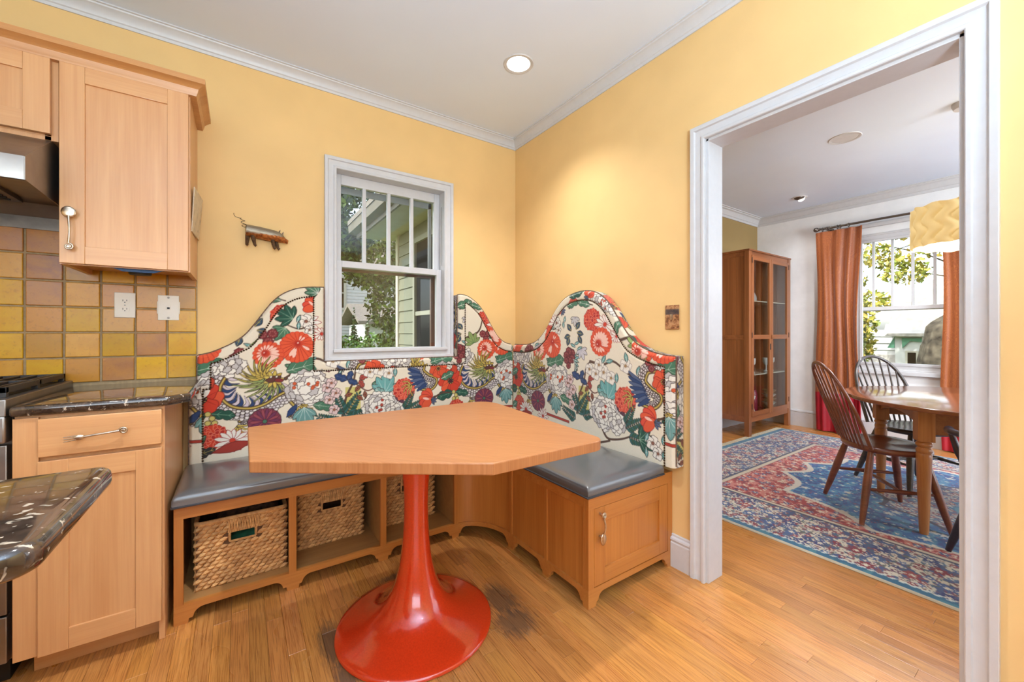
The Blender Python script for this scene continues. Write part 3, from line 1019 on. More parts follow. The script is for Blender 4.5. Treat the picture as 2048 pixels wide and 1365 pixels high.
def apron_z(feet):
    """height of the apron's lower edge: feet = (centre, half width); stepped bracket feet"""
    def f(s):
        z = .052
        for (c, hw) in feet:
            d = abs(s - c) - hw
            if d < 0:
                z = min(z, 0.0)
            elif d < .014:
                z = min(z, .018)
            elif d < .050:
                u = (d - .014) / .036
                z = min(z, .018 + .034 * math.sqrt(max(0, 1 - (1 - u) ** 2)))
        return z
    return f
feet = [(0.0, .046), (.409, .024), (.812, .024), (SA - .005, .022), (SQ + .008, .022), (SQ + .300, .022), (SE, .034)]
az = apron_z(feet)
mb = MB()
facade(mb, 0, SF, az, .076, .019, step=.004)
mb.build('apron', M['cherry_x'], bench, smooth=35)
mb = MB()
facade(mb, 0, SF, .414, .456, .019, step=.02)
mb.build('top_rail', M['cherry_x'], bench, bevel=.0012)
for (a, b_) in ((0, .030), (.394, .424), (.797, .827), (SA - .012, SA + .012), (SQ - .004, SQ + .018), (SQ + .290, SQ + .310), (SE - .034, SF)):
    mb = MB(); facade(mb, a, b_, .074, .416, .019, step=.01)
    mb.build('stile', M['cherry_z'], bench, bevel=.0012)
for (a, b_) in ((SA + .010, SQ - .002), (SQ + .016, SQ + .292), (SQ + .308, SE - .032)):
    mb = MB(); facade(mb, a, b_, .070, .420, .010, off=-.008, step=.015)
    mb.build('panel', M['cherry_z'], bench, smooth=35)
# cubby insides
B(XA0, XA1, YF + .017, 2.50, .060, .0755).build('shelf', M['cherry_in'], bench, bevel=.001)
B(XA0, XA1, 2.488, 2.50, .0755, .45).build('back_board', M['cherry_in'], bench, smooth=0)
for xx in (XA0, XA0 + .400, XA0 + .803, XA1 - .010):
    B(xx, xx + .018, YF + .018, 2.49, .0755, .45).build('divider', M['cherry_in'], bench, bevel=.001)
# end face with the door
ye = YE
mb = MB()
ax0, ax1 = XF, XR - .001
n = 120
top, bot = [], []
azE = apron_z([(0, .044), (ax1 - ax0, .040)])
vs = []
for i in range(n):
    s = (ax1 - ax0) * i / (n - 1)
    for (yy, z) in ((ye, azE(s)), (ye, .078), (ye + .019, .078), (ye + .019, azE(s))):
        vs.append((ax0 + s, yy, z))
fs = [(3, 2, 1, 0), tuple((n - 1) * 4 + i for i in range(4))]
for i in range(n - 1):
    for a in range(4):
        b_ = (a + 1) % 4
        fs.append((i * 4 + a, i * 4 + b_, (i + 1) * 4 + b_, (i + 1) * 4 + a))
mb.add(vs, fs)
mb.build('apron', M['cherry_x'], bench, smooth=35)
B(ax0, ax1, ye, ye + .019, .410, .4555).build('top_rail', M['cherry_x'], bench, bevel=.001)
B(ax0, ax0 + .033, ye, ye + .019, .076, .411).build('stile', M['cherry_z'], bench, bevel=.001)
B(ax1 - .037, ax1, ye, ye + .019, .076, .411).build('stile', M['cherry_z'], bench, bevel=.001)
d = shaker(bench, 'door', ax0 + .035, ax1 - .039, .081, .408, ye + .0005, .019, .064, (M['cherry_z'], M['cherry_x']))
spoon('handle', d, ye, ax0 + .066, .388, .258, M['pewter'], False, .025)['label'] = 'pewter spoon handle'
# top board
outer = []
for i in range(60):
    p, q = fpath(SE * i / 59)
    outer.append((p[0], p[1]))
poly = outer + [(XR - .001, YE), (XR - .001, YB - .001), (XA0, YB - .001)]
mb = MB(); mb.prism(poly, 'z', .455, .463)
mb.build('seat_board', M['cherry_x'], bench, smooth=30)

# ---------------------------------------------------------------- seat cushions
m, nt, b = newmat('grey_vinyl')
v = coords(nt, 'World', (1, 1, 1))
w1_ = noise(nt, coords(nt, 'World', (900, 60, 60)), 1.0, 2.0)
w2_ = noise(nt, coords(nt, 'World', (60, 900, 60)), 1.0, 2.0)
ff = nd(nt, 'ShaderNodeMath', operation='ADD')
nt.links.new(w1_, ff.inputs[0]); nt.links.new(w2_, ff.inputs[1])
c = ramp(nt, ff.outputs[0], [(0.35, rgba((62, 62, 63))), (0.75, rgba((92, 92, 92)))])
nt.links.new(c, b.inputs['Base Color'])
b.inputs['Roughness'].default_value = 0.3
b.inputs['Coat Weight'].default_value = 0.6
b.inputs['Coat Roughness'].default_value = 0.16
b.inputs['Coat IOR'].default_value = 1.7
b.inputs['Specular IOR Level'].default_value = 0.7
bump(nt, b, ff.outputs[0], 0.12, 0.0006)
M['vinyl'] = m
M['piping'] = plain('dark_vinyl_edge', (58, 58, 62), 0.4, var=0.05)

def cushion(name, front, back, z0, h, label):
    """seat pad between a front and a back edge line with the same number of points"""
    n = len(front)
    vv = [0, .006, .015, .03, .05, .08, .13, .22, .36, .5, .64, .78, .87, .92, .95, .97, .985, .994, 1]
    k = len(vv)
    V = np.array([[(Vector(a).lerp(Vector(b_), v)).to_tuple() for v in vv] for a, b_ in zip(front, back)])
    U = V.reshape(-1, 2)
    ring = list(front) + list(back[::-1]) + [front[0]]
    d = np.full(len(U), 1e9)
    for a, b_ in zip(ring[:-1], ring[1:]):
        dx, dy = b_[0] - a[0], b_[1] - a[1]
        L = dx * dx + dy * dy + 1e-12
        t_ = np.clip(((U[:, 0] - a[0]) * dx + (U[:, 1] - a[1]) * dy) / L, 0, 1)
        d = np.minimum(d, np.hypot(U[:, 0] - a[0] - t_ * dx, U[:, 1] - a[1] - t_ * dy))
    e = np.clip(d / .045, 0, 1)
    z = z0 + h * (.62 + .38 * np.sqrt(1 - (1 - e) ** 2)) + .010 * np.clip(d / .16, 0, 1)
    vs = [(float(p[0]), float(p[1]), float(q)) for p, q in zip(U, z)]
    fs = [(i * k + j, (i + 1) * k + j, (i + 1) * k + j + 1, i * k + j + 1) for i in range(n - 1) for j in range(k - 1)]
    rim = [i * k for i in range(n)] + [(n - 1) * k + j for j in range(1, k)] + [i * k + k - 1 for i in range(n - 2, -1, -1)] + [j for j in range(k - 2, 0, -1)]
    m_ = len(rim)
    cxy = U.mean(0)
    for (f, zz) in ((1.0, .30), (.994, 0.0)):
        base = len(vs)
        for q in rim:
            vs.append((float(cxy[0] + (U[q, 0] - cxy[0]) * f), float(cxy[1] + (U[q, 1] - cxy[1]) * f), z0 + h * zz))
        prev = rim if f == 1.0 else list(range(base - m_, base))
        for a in range(m_):
            b_ = (a + 1) % m_
            fs.append((prev[a], prev[b_], base + b_, base + a))
    fs.append(tuple(range(len(vs) - m_, len(vs))))
    t = thing(name, label, 'cushion', (float(cxy[0]), float(cxy[1]), z0))
    mb = MB(); mb.add(vs, fs)
    mb.build('cover', M['vinyl'], t, smooth=75)
    mb = MB()
    mb.tube([(float(U[q, 0]), float(U[q, 1]), z0 + .005) for q in rim], .0045, 6, closed=True)
    mb.build('welt', M['piping'], t)
    return t

def rounded(pts, r, n=5):
    """round polygon corners"""
    out = []
    m_ = len(pts)
    rs = r if isinstance(r, (list, tuple)) else [r] * m_
    for i in range(m_):
        p = Vector(pts[i]); a = Vector(pts[i - 1]); b_ = Vector(pts[(i + 1) % m_])
        rr_ = rs[i]
        if rr_ <= 0:
            out.append(tuple(p)); continue
        d1, d2 = (a - p).normalized(), (b_ - p).normalized()
        ang = d1.angle(d2)
        L = rr_ / math.tan(ang / 2)
        s, e = p + d1 * L, p + d2 * L
        for k in range(n + 1):
            u = k / n
            out.append(tuple((s * (1 - u) + p * u) * (1 - u) + (p * (1 - u) + e * u) * u))
    return out
def subdiv(pts, step=.06):
    out = []
    for i in range(len(pts)):
        a, b_ = Vector(pts[i]), Vector(pts[(i + 1) % len(pts)])
        k = max(1, int((b_ - a).length / step))
        for j in range(k):
            out.append(tuple(a + (b_ - a) * j / k))
    return out
def dense(a, b_, n):
    return [(a[0] + (b_[0] - a[0]) * i / (n - 1), a[1] + (b_[1] - a[1]) * i / (n - 1)) for i in range(n)]
es = [0, .006, .014, .028, .045, .07, .1, .2, .4, .6, .8, .9, .93, .955, .972, .986, .994, 1]
cushion('seat_cushion', [(-.222 + 1.22 * e, 2.010) for e in es], [(-.222 + 1.22 * e, 2.468) for e in es], .4635, .055,
        'long grey vinyl cushion on the bench above the basket cubbies')
fr_, bk_ = [], []
for e in [0, .02, .05, .1] + [i / 20 for i in range(3, 21)]:
    th = e * math.pi / 2
    fr_.append((1.002 + .173 * math.sin(th), 1.77 + .240 * math.cos(th)))
    bk_.append((1.002 + .681 * min(1, e / .6), 2.468 if e <= .6 else 2.468 - .69 * (e - .6) / .4))
for e in es[6:]:
    e2 = (e - .1) / .9
    if e2 > 0:
        fr_.append((1.175, 1.77 - .596 * e2)); bk_.append((1.683, 1.778 - .604 * e2))
cushion('seat_cushion', fr_, bk_, .4635, .055, 'charcoal vinyl cushion on the bench end beside the doorway')

# ---------------------------------------------------------------- wicker baskets
m, nt, b = newmat('water_hyacinth_weave')
oi = nt.nodes.new('ShaderNodeNewGeometry')
v = coords(nt, 'World')
f1 = noise(nt, v, 60, 3.0)
c = ramp(nt, f1, [(0.3, rgba((196, 138, 80))), (0.7, rgba((236, 186, 122)))])
c2 = ramp(nt, oi.outputs['Random Per Island'], [(0.0, (0.74, 0.70, 0.66, 1)), (1.0, (1.08, 1.05, 1.0, 1))])
nt.links.new(mixc(nt, 1.0, c, c2, 'MULTIPLY'), b.inputs['Base Color'])
b.inputs['Roughness'].default_value = 0.7
M['weave'] = m
M['basket_core'] = plain('basket_shadow_core', (104, 66, 36), 0.8, var=0.2, vscale=80)  # dark brown puts the shade behind the strands into the colour
def weave_face(mb, w, h, fmap, hole=None, rows=None, r=None):
    ch_, cw = .0148, .0265
    nr, nc = int(h / ch_), int(w / cw)
    ch_, cw = h / nr, w / nc
    r = r or random.Random(4)
    for i in range(nr):
        for j in range(-1, nc + 1):
            uc = (j + .5 + (.5 if i % 2 else 0)) * cw
            vc = (i + .5) * ch_
            if uc < .004 or uc > w - .004:
                continue
            if hole and abs(uc - hole[0]) < hole[2] / 2 and abs(vc - hole[1]) < hole[3] / 2:
                continue
            L, T = cw * r.uniform(.60, .72), ch_ * r.uniform(.60, .74)
            tl = r.uniform(.20, .36) * (1 if True else -1)
            D = .0075 * r.uniform(.8, 1.15)
            ca, sa = math.cos(tl), math.sin(tl)
            ring = []
            for (a, b_) in ((-L, -.1 * T), (-.45 * L, T * .8), (.35 * L, T * .9), (L, .1 * T), (.45 * L, -T * .8), (-.35 * L, -T * .9)):
                ring.append((uc + a * ca - b_ * sa, vc + a * sa + b_ * ca))
            n0 = len(mb.v)
            vs = [fmap(max(-.004, min(w + .004, a)), b_, 0) for a, b_ in ring] + [fmap(uc - .25 * L * ca, vc - .25 * L * sa, D), fmap(uc + .25 * L * ca, vc + .25 * L * sa, D)]
            mb.add(vs, [(0, 1, 6), (1, 2, 7, 6), (2, 3, 7), (3, 4, 7), (4, 5, 6, 7), (5, 0, 6)])
def basket(xc, y0, w, dp, h, label, seed, open_top=True):
    z0 = .0765
    t = thing('wicker_basket', label, 'basket', (xc, y0 + dp / 2, z0), group='wicker baskets in the bench cubbies')
    rr = random.Random(seed)
    xa, xb = xc - w / 2, xc + w / 2
    tp = .016
    core = MB()
    hw, hh, hz = .095, .042, h - .078
    th = .010
    core.box(xa + .006, xa + th, y0 + .006, y0 + dp - .006, z0, z0 + h).box(xb - th, xb - .006, y0 + .006, y0 + dp - .006, z0, z0 + h)
    core.box(xa + th, xb - th, y0 + dp - th, y0 + dp - .006, z0, z0 + h).box(xa + .006, xb - .006, y0 + .006, y0 + dp - .006, z0, z0 + .008)
    core.box(xa + th, xb - th, y0 + .006, y0 + th, z0, z0 + hz - hh / 2).box(xa + th, xb - th, y0 + .006, y0 + th, z0 + hz + hh / 2, z0 + h)
    core.box(xa + th, xc - hw / 2, y0 + .006, y0 + th, z0 + hz - hh / 2, z0 + hz + hh / 2).box(xc + hw / 2, xb - th, y0 + .006, y0 + th, z0 + hz - hh / 2, z0 + hz + hh / 2)
    core.build('shadow_core', M['basket_core'], t, smooth=0)
    wv = MB()
    def bulge(u, v_, L):
        return .004 * math.sin(math.pi * max(0, min(1, u / L))) * math.sin(math.pi * max(0, min(1, v_ / h)))
    weave_face(wv, w, h, lambda u, v_, d_: (xa + u, y0 + .006 - d_ - bulge(u, v_, w), z0 + v_), (w / 2, hz, hw + .018, hh + .010), r=rr)
    weave_face(wv, dp, h, lambda u, v_, d_: (xa + .006 - d_, y0 + u, z0 + v_), r=rr)
    weave_face(wv, dp, h, lambda u, v_, d_: (xb - .006 + d_, y0 + u, z0 + v_), r=rr)
    weave_face(wv, w, .06, lambda u, v_, d_: (xa + u, y0 + dp - th - d_, z0 + h - .06 + v_), r=rr)
    wv.build('weave', M['weave'], t, smooth=0, kind='stuff')
    rim = MB()
    loop = rounded([(xa + .006, y0 + .006), (xb - .006, y0 + .006), (xb - .006, y0 + dp - .006), (xa + .006, y0 + dp - .006)], .02, 4)
    rim.tube([(p[0], p[1], z0 + h) for p in loop], .0085, 8, closed=True)
    rim.build('rim', M['weave'], t)
    hb = MB()
    for q in range(12):
        xx = xc - .052 + q * .0095
        hb.tube([(xx, y0 - .003, z0 + h - .004), (xx + .008, y0 - .004, z0 + hz + hh / 2 - .001)], .0034, 5)
        hb.tube([(xx + .008, y0 - .003, z0 + h - .004), (xx, y0 - .004, z0 + hz + hh / 2 - .001)], .0030, 5)
    hb.build('handle_binding', M['weave'], t)
    hr = MB()
    hl = rounded([(xc - hw / 2, z0 + hz - hh / 2), (xc + hw / 2, z0 + hz - hh / 2), (xc + hw / 2, z0 + hz + hh / 2), (xc - hw / 2, z0 + hz + hh / 2)], .008, 3)
    hr.tube([(p[0], y0 + .002, p[1]) for p in hl], .005, 6, closed=True)
    hr.build('handle_hole', M['weave'], t)
    return t
basket(.008, 2.092, .336, .34, .276, 'nearest wicker basket, pulled forward and holding a green cloth', 1)
basket(.386, 2.205, .318, .27, .270, 'middle wicker basket, set back in its cubby behind the red pedestal', 2)
basket(.795, 2.205, .310, .27, .270, 'wicker basket in the cubby farthest from the cabinets', 3)
def cloth(name, cx, cy, sx, sy, z, hgt, mat, label, seed):
    r = random.Random(seed)
    nx, ny = 16, 12
    vs = []
    ph = [r.uniform(0, 6) for _ in range(6)]
    for i in range(nx):
        for j in range(ny):
            u, v_ = i / (nx - 1), j / (ny - 1)
            e = (math.sin(math.pi * u) * math.sin(math.pi * v_)) ** .35
            zz = z + hgt * e * (.72 + .16 * math.sin(7 * u + ph[0] + 3 * v_) + .12 * math.sin(11 * v_ + ph[1] - 4 * u))
            vs.append((cx + (u - .5) * sx, cy + (v_ - .5) * sy, zz))
    mb = MB()
    mb.add(vs, [(i * ny + j, (i + 1) * ny + j, (i + 1) * ny + j + 1, i * ny + j + 1) for i in range(nx - 1) for j in range(ny - 1)])
    nb = len(mb.v)
    mb.box(cx - sx / 2, cx + sx / 2, cy - sy / 2, cy + sy / 2, z - .02, z + .001)
    o = mb.build(name, mat, smooth=80)
    tag(o, label, 'cloth')
M['green'] = plain('green_cloth', (30, 92, 62), 0.8, var=0.3, vscale=30)
M['darkcloth'] = plain('dark_patterned_cloth', (92, 66, 48), 0.8, var=0.5, vscale=45)
cloth('folded_cloth', .008, 2.26, .29, .29, .20, .13, M['green'], 'green cloth folded inside the nearest wicker basket', 3)
cloth('folded_cloth', .03, 2.29, .24, .20, .315, .05, M['darkcloth'], 'dark brown cloth heaped on top of the green cloth in the nearest basket', 8)
# ---------------------------------------------------------------- pedestal table
ZT = .778
k = (1.15 - ZT) / (1.15 - .74)
m, nt, b = newmat('wood_laminate_top')
v = coords(nt, 'World', (1, 1, 1), (0, 0, math.radians(-38)))
mp = nd(nt, 'ShaderNodeMapping'); mp.inputs['Scale'].default_value = (420, 5, 5)
nt.links.new(v, mp.inputs['Vector'])
f1 = noise(nt, mp.outputs[0], 1.0, 3.0, 0.6)
mp2 = nd(nt, 'ShaderNodeMapping'); mp2.inputs['Scale'].default_value = (60, 2.5, 2.5)
nt.links.new(v, mp2.inputs['Vector'])
f2 = noise(nt, mp2.outputs[0], 1.0, 3.0, 0.6)
c = ramp(nt, f1, [(0.3, rgba((160, 98, 54))), (0.65, rgba((188, 126, 78)))])
c = mixc(nt, 0.35, c, ramp(nt, f2, [(0.3, rgba((164, 104, 60))), (0.7, rgba((194, 134, 86)))]))
nt.links.new(c, b.inputs['Base Color'])
b.inputs['Roughness'].default_value = 0.38
bump(nt, b, f1, 0.08, 0.0005)
M['laminate'] = m
tb = thing('pedestal_table', 'five sided wood topped table on a glossy red tulip pedestal', 'table', (.578, 1.53, 0))
top = rounded([(.022, 1.882), (.020, 1.383), (.594, .967), (1.052, .964), (1.128, 1.890)], [.012, .012, .012, .06, .13], 8)
mb = MB(); mb.prism(top, 'z', ZT - .036, ZT)
mb.build('table_top', M['laminate'], tb, bevel=.004, seg=2)
prof = [(0, .0), (.292, .0), (.299, .004), (.299, .010), (.294, .015), (.270, .021), (.235, .029), (.200, .040), (.165, .056), (.135, .078), (.112, .104), (.092, .140), (.077, .180), (.066, .225), (.058, .275), (.052, .335), (.048, .40), (.047, .47), (.049, .54), (.055, .60), (.063, .65), (.074, .70), (.086, .742), (0, .742)]
mb = MB(); mb.lathe(prof, (.578, 1.53, 0), 72)
mb.build('pedestal', M['red'], tb, smooth=60)

# ---------------------------------------------------------------- the tin pig on the wall
pig = thing('pig_sculpture', 'small tin pig with a wire tail hung on the yellow wall', 'wall sculpture', (.12, YB - .03, 1.62))
m, nt, b = newmat('pig_tin')
v = coords(nt, 'World')
g = nt.nodes.new('ShaderNodeNewGeometry')
sx_ = nt.nodes.new('ShaderNodeSeparateXYZ')
tc = nt.nodes.new('ShaderNodeTexCoord')
nt.links.new(tc.outputs['Object'], sx_.inputs[0])
nz = noise(nt, v, 90, 3.0)
ad = nd(nt, 'ShaderNodeMath', operation='MULTIPLY_ADD'); nt.links.new(nz, ad.inputs[0]); ad.inputs[1].default_value = .02
nt.links.new(sx_.outputs[2], ad.inputs[2])
st = nd(nt, 'ShaderNodeMapRange'); nt.links.new(ad.outputs[0], st.inputs[0])
st.inputs[1].default_value = .060; st.inputs[2].default_value = .064
rust = ramp(nt, nz, [(0.3, rgba((120, 62, 30))), (0.7, rgba((206, 132, 66)))])
nt.links.new(mixc(nt, st.outputs[0], rust, rgba((150, 138, 118))), b.inputs['Base Color'])
b.inputs['Metallic'].default_value = 0.7
b.inputs['Roughness'].default_value = 0.42
bump(nt, b, nz, 0.6, 0.004)
py = YB - .034
x0_, z0_ = .022, 1.678
ax = Vector((.182, 0, -.010)).normalized()
mb = MB()
path = [Vector((.020, py, 1.690)), Vector((.024, py, 1.690)), Vector((.08, py, 1.684)), Vector((.14, py, 1.676)), Vector((.166, py, 1.672)), Vector((.182, py, 1.666)), Vector((.197, py, 1.657)), Vector((.212, py, 1.651)), Vector((.216, py, 1.650))]
mb.tube(path, [.022, .030, .032, .032, .029, .023, .014, .011, .0095], 14)
mb.build('body', m, pig, smooth=50)
M['pigdark'] = plain('tarnished_tin', (92, 70, 52), 0.4, metal=0.8, var=0.3, vscale=120)
for (lx, dy_, lz, fx, fz) in ((.030, .006, 1.668, .026, 1.612), (.052, -.010, 1.664, .062, 1.610), (.142, -.010, 1.656, .150, 1.604), (.156, .006, 1.656, .170, 1.606)):
    MB().tube([(lx, py + dy_, lz), (lx + (fx - lx) * .6, py + dy_, lz + (fz - lz) * .6), (fx, py + dy_, fz + .004), (fx + .006, py + dy_, fz)], [.011, .0085, .0065, .0075], 8).build('leg', M['pigdark'], pig)
for (ex, ez, dy_) in ((.170, 1.690, -.006), (.186, 1.684, .004)):
    MB().add([(ex - .007, py + dy_, ez), (ex + .007, py + dy_, ez - .002), (ex + .009, py + dy_ - .004, ez + .022), (ex, py + dy_ + .005, ez)], [(0, 1, 2), (1, 3, 2), (3, 0, 2), (0, 3, 1)]).build('ear', M['pigdark'], pig, smooth=0)
MB().ball((.180, py - .018, 1.672), .004, 8, 6).build('eye', M['pewter'], pig)
tail = []
for i in range(60):
    u = i / 59
    if u < .75:
        a = u / .75 * 2 * math.pi * 2.5
        tail.append((.018 - .016 * u + .011 * math.cos(a) * (1 - .2 * u), py + .006 * math.sin(a) - .003, 1.700 + .060 * u))
    else:
        w_ = (u - .75) / .25
        tail.append((.006 - .036 * math.sin(w_ * 1.6), py - .002, 1.742 + .006 * math.cos(w_ * 3) + .034 * w_ * w_))
MB().tube(tail, .0013, 6).build('wire_tail', M['pigdark'], pig)

# small decoupage plate by the doorway
m, nt, b = newmat('decoupage_plate')
tc = nt.nodes.new('ShaderNodeTexCoord')
v = tc.outputs['Object']
vo = nd(nt, 'ShaderNodeTexVoronoi'); vo.inputs['Scale'].default_value = 60
nt.links.new(v, vo.inputs['Vector'])
nz = noise(nt, v, 45, 4.0, 0.7)
c = ramp(nt, nz, [(0.32, rgba((58, 34, 22))), (0.45, rgba((150, 96, 58))), (0.58, rgba((196, 146, 100))), (0.72, rgba((112, 62, 40)))])
sp_ = nt.nodes.new('ShaderNodeSeparateXYZ'); nt.links.new(v, sp_.inputs[0])
bd = ramp(nt, sp_.outputs[2], [(0.0, (0, 0, 0, 1)), (0.01, (0, 0, 0, 1)), (0.014, (.8, .8, .8, 1)), (0.038, (.8, .8, .8, 1)), (0.042, (0, 0, 0, 1))])
c = mixc(nt, bd, c, rgba((44, 54, 62)))
nt.links.new(c, b.inputs['Base Color'])
b.inputs['Roughness'].default_value = 0.35
dp_ = thing('decorated_plate', 'small antique looking decorated metal plate on the wall beside the doorway', 'wall plate', (XR, 1.186, 1.226))
B(XR - .007, XR, 1.186 - .037, 1.186 + .037, 1.226 - .060, 1.226 + .060).build('plate', m, dp_, bevel=.002)
B(XR - .013, XR - .006, 1.186 - .006, 1.186 + .006, 1.226 - .014, 1.226 + .014).build('toggle', M['pewter'], dp_, bevel=.002)

# recessed ceiling light in view
m, nt, b = newmat('lit_lamp_face')
em = nd(nt, 'ShaderNodeEmission'); em.inputs['Color'].default_value = (1, .95, .88, 1); em.inputs['Strength'].default_value = 9.0
nt.links.new(em.outputs[0], nt.nodes['Material Output'].inputs['Surface'])
M['lamp_face'] = m
cl = thing('ceiling_light', 'lit round recessed ceiling light above the corner bench', 'ceiling light', (1.265, 1.796, 2.63))
MB().lathe([(.064, 2.628), (.080, 2.626), (.084, 2.630), (.064, 2.631)], (1.265, 1.796, 0), 40, ring=True).build('trim_ring', M['trim'], cl)
MB().lathe([(0, 2.6285), (.063, 2.6285), (.063, 2.631), (0, 2.631)], (1.265, 1.796, 0), 40).build('lamp_face', M['lamp_face'], cl)
# ---------------------------------------------------------------- printed upholstery: the pattern is drawn by code into vertex colours
class Canvas:
    def __init__(s, u0, u1, v0, v1, res, bgc):
        s.u0, s.v0, s.res = u0, v0, res
        s.w, s.h = int((u1 - u0) / res), int((v1 - v0) / res)
        s.a = np.empty((s.h, s.w, 3), np.float32)
        s.a[:] = np.array(bgc, np.float32) / 255
    def _win(s, P, pad):
        x0 = max(0, int((P[:, 0].min() - pad - s.u0) / s.res)); x1 = min(s.w, int((P[:, 0].max() + pad - s.u0) / s.res) + 2)
        y0 = max(0, int((P[:, 1].min() - pad - s.v0) / s.res)); y1 = min(s.h, int((P[:, 1].max() + pad - s.v0) / s.res) + 2)
        if x1 <= x0 or y1 <= y0:
            return None
        X = s.u0 + (np.arange(x0, x1) + .5) * s.res
        Y = s.v0 + (np.arange(y0, y1) + .5) * s.res
        return x0, x1, y0, y1, X[None, :], Y[:, None]
    def blend(s, w, cov, col):
        x0, x1, y0, y1 = w[:4]
        c = np.array(col, np.float32) / 255
        s.a[y0:y1, x0:x1] += (c - s.a[y0:y1, x0:x1]) * cov[..., None]
    def poly(s, P, col, line=None, lw=.0022):
        P = np.asarray(P, np.float64)
        w = s._win(P, lw)
        if w is None:
            return
        X, Y = w[4], w[5]
        ins = np.zeros((Y.shape[0], X.shape[1]), bool)
        dmin = np.full(ins.shape, 1e9)
        n = len(P)
        for i in range(n):
            ax, ay = P[i]; bx, by = P[(i + 1) % n]
            if ay != by:
                cr = ((ay > Y) != (by > Y)) & (X < (bx - ax) * (Y - ay) / (by - ay) + ax)
                ins ^= cr
            if line is not None:
                dx, dy = bx - ax, by - ay
                L = dx * dx + dy * dy + 1e-12
                t = np.clip(((X - ax) * dx + (Y - ay) * dy) / L, 0, 1)
                dmin = np.minimum(dmin, (X - ax - t * dx) ** 2 + (Y - ay - t * dy) ** 2)
        if col is not None:
            s.blend(w, ins.astype(np.float32), col)
        if line is not None:
            cov = np.clip((lw * .5 - np.sqrt(dmin)) / s.res + .5, 0, 1).astype(np.float32)
            s.blend(w, cov, line)
    def stroke(s, P, wd, col, wd2=None):
        P = np.asarray(P, np.float64)
        wd2 = wd if wd2 is None else wd2
        w = s._win(P, max(wd, wd2))
        if w is None:
            return
        X, Y = w[4], w[5]
        cov = np.zeros((Y.shape[0], X.shape[1]))
        n = len(P)
        for i in range(n - 1):
            ax, ay = P[i]; bx, by = P[i + 1]
            dx, dy = bx - ax, by - ay
            L = dx * dx + dy * dy + 1e-12
            t = np.clip(((X - ax) * dx + (Y - ay) * dy) / L, 0, 1)
            d = np.sqrt((X - ax - t * dx) ** 2 + (Y - ay - t * dy) ** 2)
            ww = wd + (wd2 - wd) * ((i + t) / (n - 1))
            cov = np.maximum(cov, np.clip((ww * .5 - d) / s.res + .5, 0, 1))
        s.blend(w, cov.astype(np.float32), col)

cv = Canvas(-.30, 1.80, .42, 1.46, .0016, (233, 221, 197))
fr = random.Random(21)
INK = (58, 42, 36)
RED, ORG, PINK = (204, 62, 40), (222, 88, 52), (244, 196, 176)
MAR = (122, 50, 50)
GRN, DGRN, LGRN, TEAL = (74, 116, 88), (40, 82, 66), (140, 156, 92), (96, 152, 146)
BLU, SLATE = (46, 66, 106), (84, 96, 124)
YEL, OLI = (206, 178, 84), (162, 152, 74)
WHT, GRY = (238, 231, 218), (196, 188, 182)
BRN = (92, 66, 50)
def el(c, rx, ry, rot=0, n=20, wob=0, k=5):
    out = []
    for i in range(n):
        a = 2 * math.pi * i / n
        f = 1 + wob * math.sin(k * a)
        x, y = rx * f * math.cos(a), ry * f * math.sin(a)
        out.append((c[0] + x * math.cos(rot) - y * math.sin(rot), c[1] + x * math.sin(rot) + y * math.cos(rot)))
    return out
def petal(c, ang, L, W, tip=.6, r0=0.0):
    prof = [(r0, 0), (.2, .5), (tip - .15, .95), (tip + .1, .95), (.92, .45), (1, 0)]
    pts = [(a * L, b * W / 2) for a, b in prof] + [(a * L, -b * W / 2) for a, b in prof[-2:0:-1]]
    ca, sa = math.cos(ang), math.sin(ang)
    return [(c[0] + x * ca - y * sa, c[1] + x * sa + y * ca) for x, y in pts]
def fan(c, r, n, pale, off=(0, 0), col=ORG, col2=RED):
    for i in range(n):
        a = 2 * math.pi * i / n
        cv.poly(el((c[0] + r * .86 * math.cos(a), c[1] + r * .86 * math.sin(a)), r * .2, r * .2, 0, 10), col, col2, .003)
    cv.poly(el(c, r * .93, r * .93, 0, 40), col)
    o = (c[0] + off[0] * r, c[1] + off[1] * r)
    for i in range(n):
        a = 2 * math.pi * (i + .5) / n
        e = (c[0] + r * .95 * math.cos(a), c[1] + r * .95 * math.sin(a))
        cv.stroke([o, e], .0032, (168, 40, 30), .0022)
        a2 = 2 * math.pi * i / n
        e = Vector((c[0] + r * .86 * math.cos(a2), c[1] + r * .86 * math.sin(a2))); s_ = Vector(o)
        d = e - s_
        if fr.random() < pale:
            cv.poly(petal(s_ + d * .3, math.atan2(d.y, d.x), d.length * .62, d.length * .16 + .003, .7), PINK)
    cv.poly(el(o, r * .07, r * .07, 0, 10), PINK, (168, 40, 30), .002)
def scallop(c, r, col, line=INK, k=6, lw=.0024, rot=0, sq=1.0):
    cv.poly(el(c, r, r * sq, rot, 30, .11, k), col, line, lw)
def peony(c, r, spots=None, n=26, col=WHT):
    for i in range(n):
        u = i / n
        a = i * 2.4
        d = r * .80 * math.sqrt(1 - u * .94)
        scallop((c[0] + d * math.cos(a), c[1] + d * math.sin(a) * .85), r * (.36 - .10 * u) * fr.uniform(.85, 1.15), col if fr.random() < .72 else GRY, INK, fr.choice((5, 6, 7)), .0024, fr.uniform(0, 3), .82)
    for i in range(7 if spots else 0):
        a = fr.uniform(0, 6.3); d = r * fr.uniform(.1, .7)
        cv.poly(el((c[0] + d * math.cos(a), c[1] + d * math.sin(a) * .8), r * .085, r * .085, 0, 8, .2, 4), spots, (120, 50, 36), .0018)
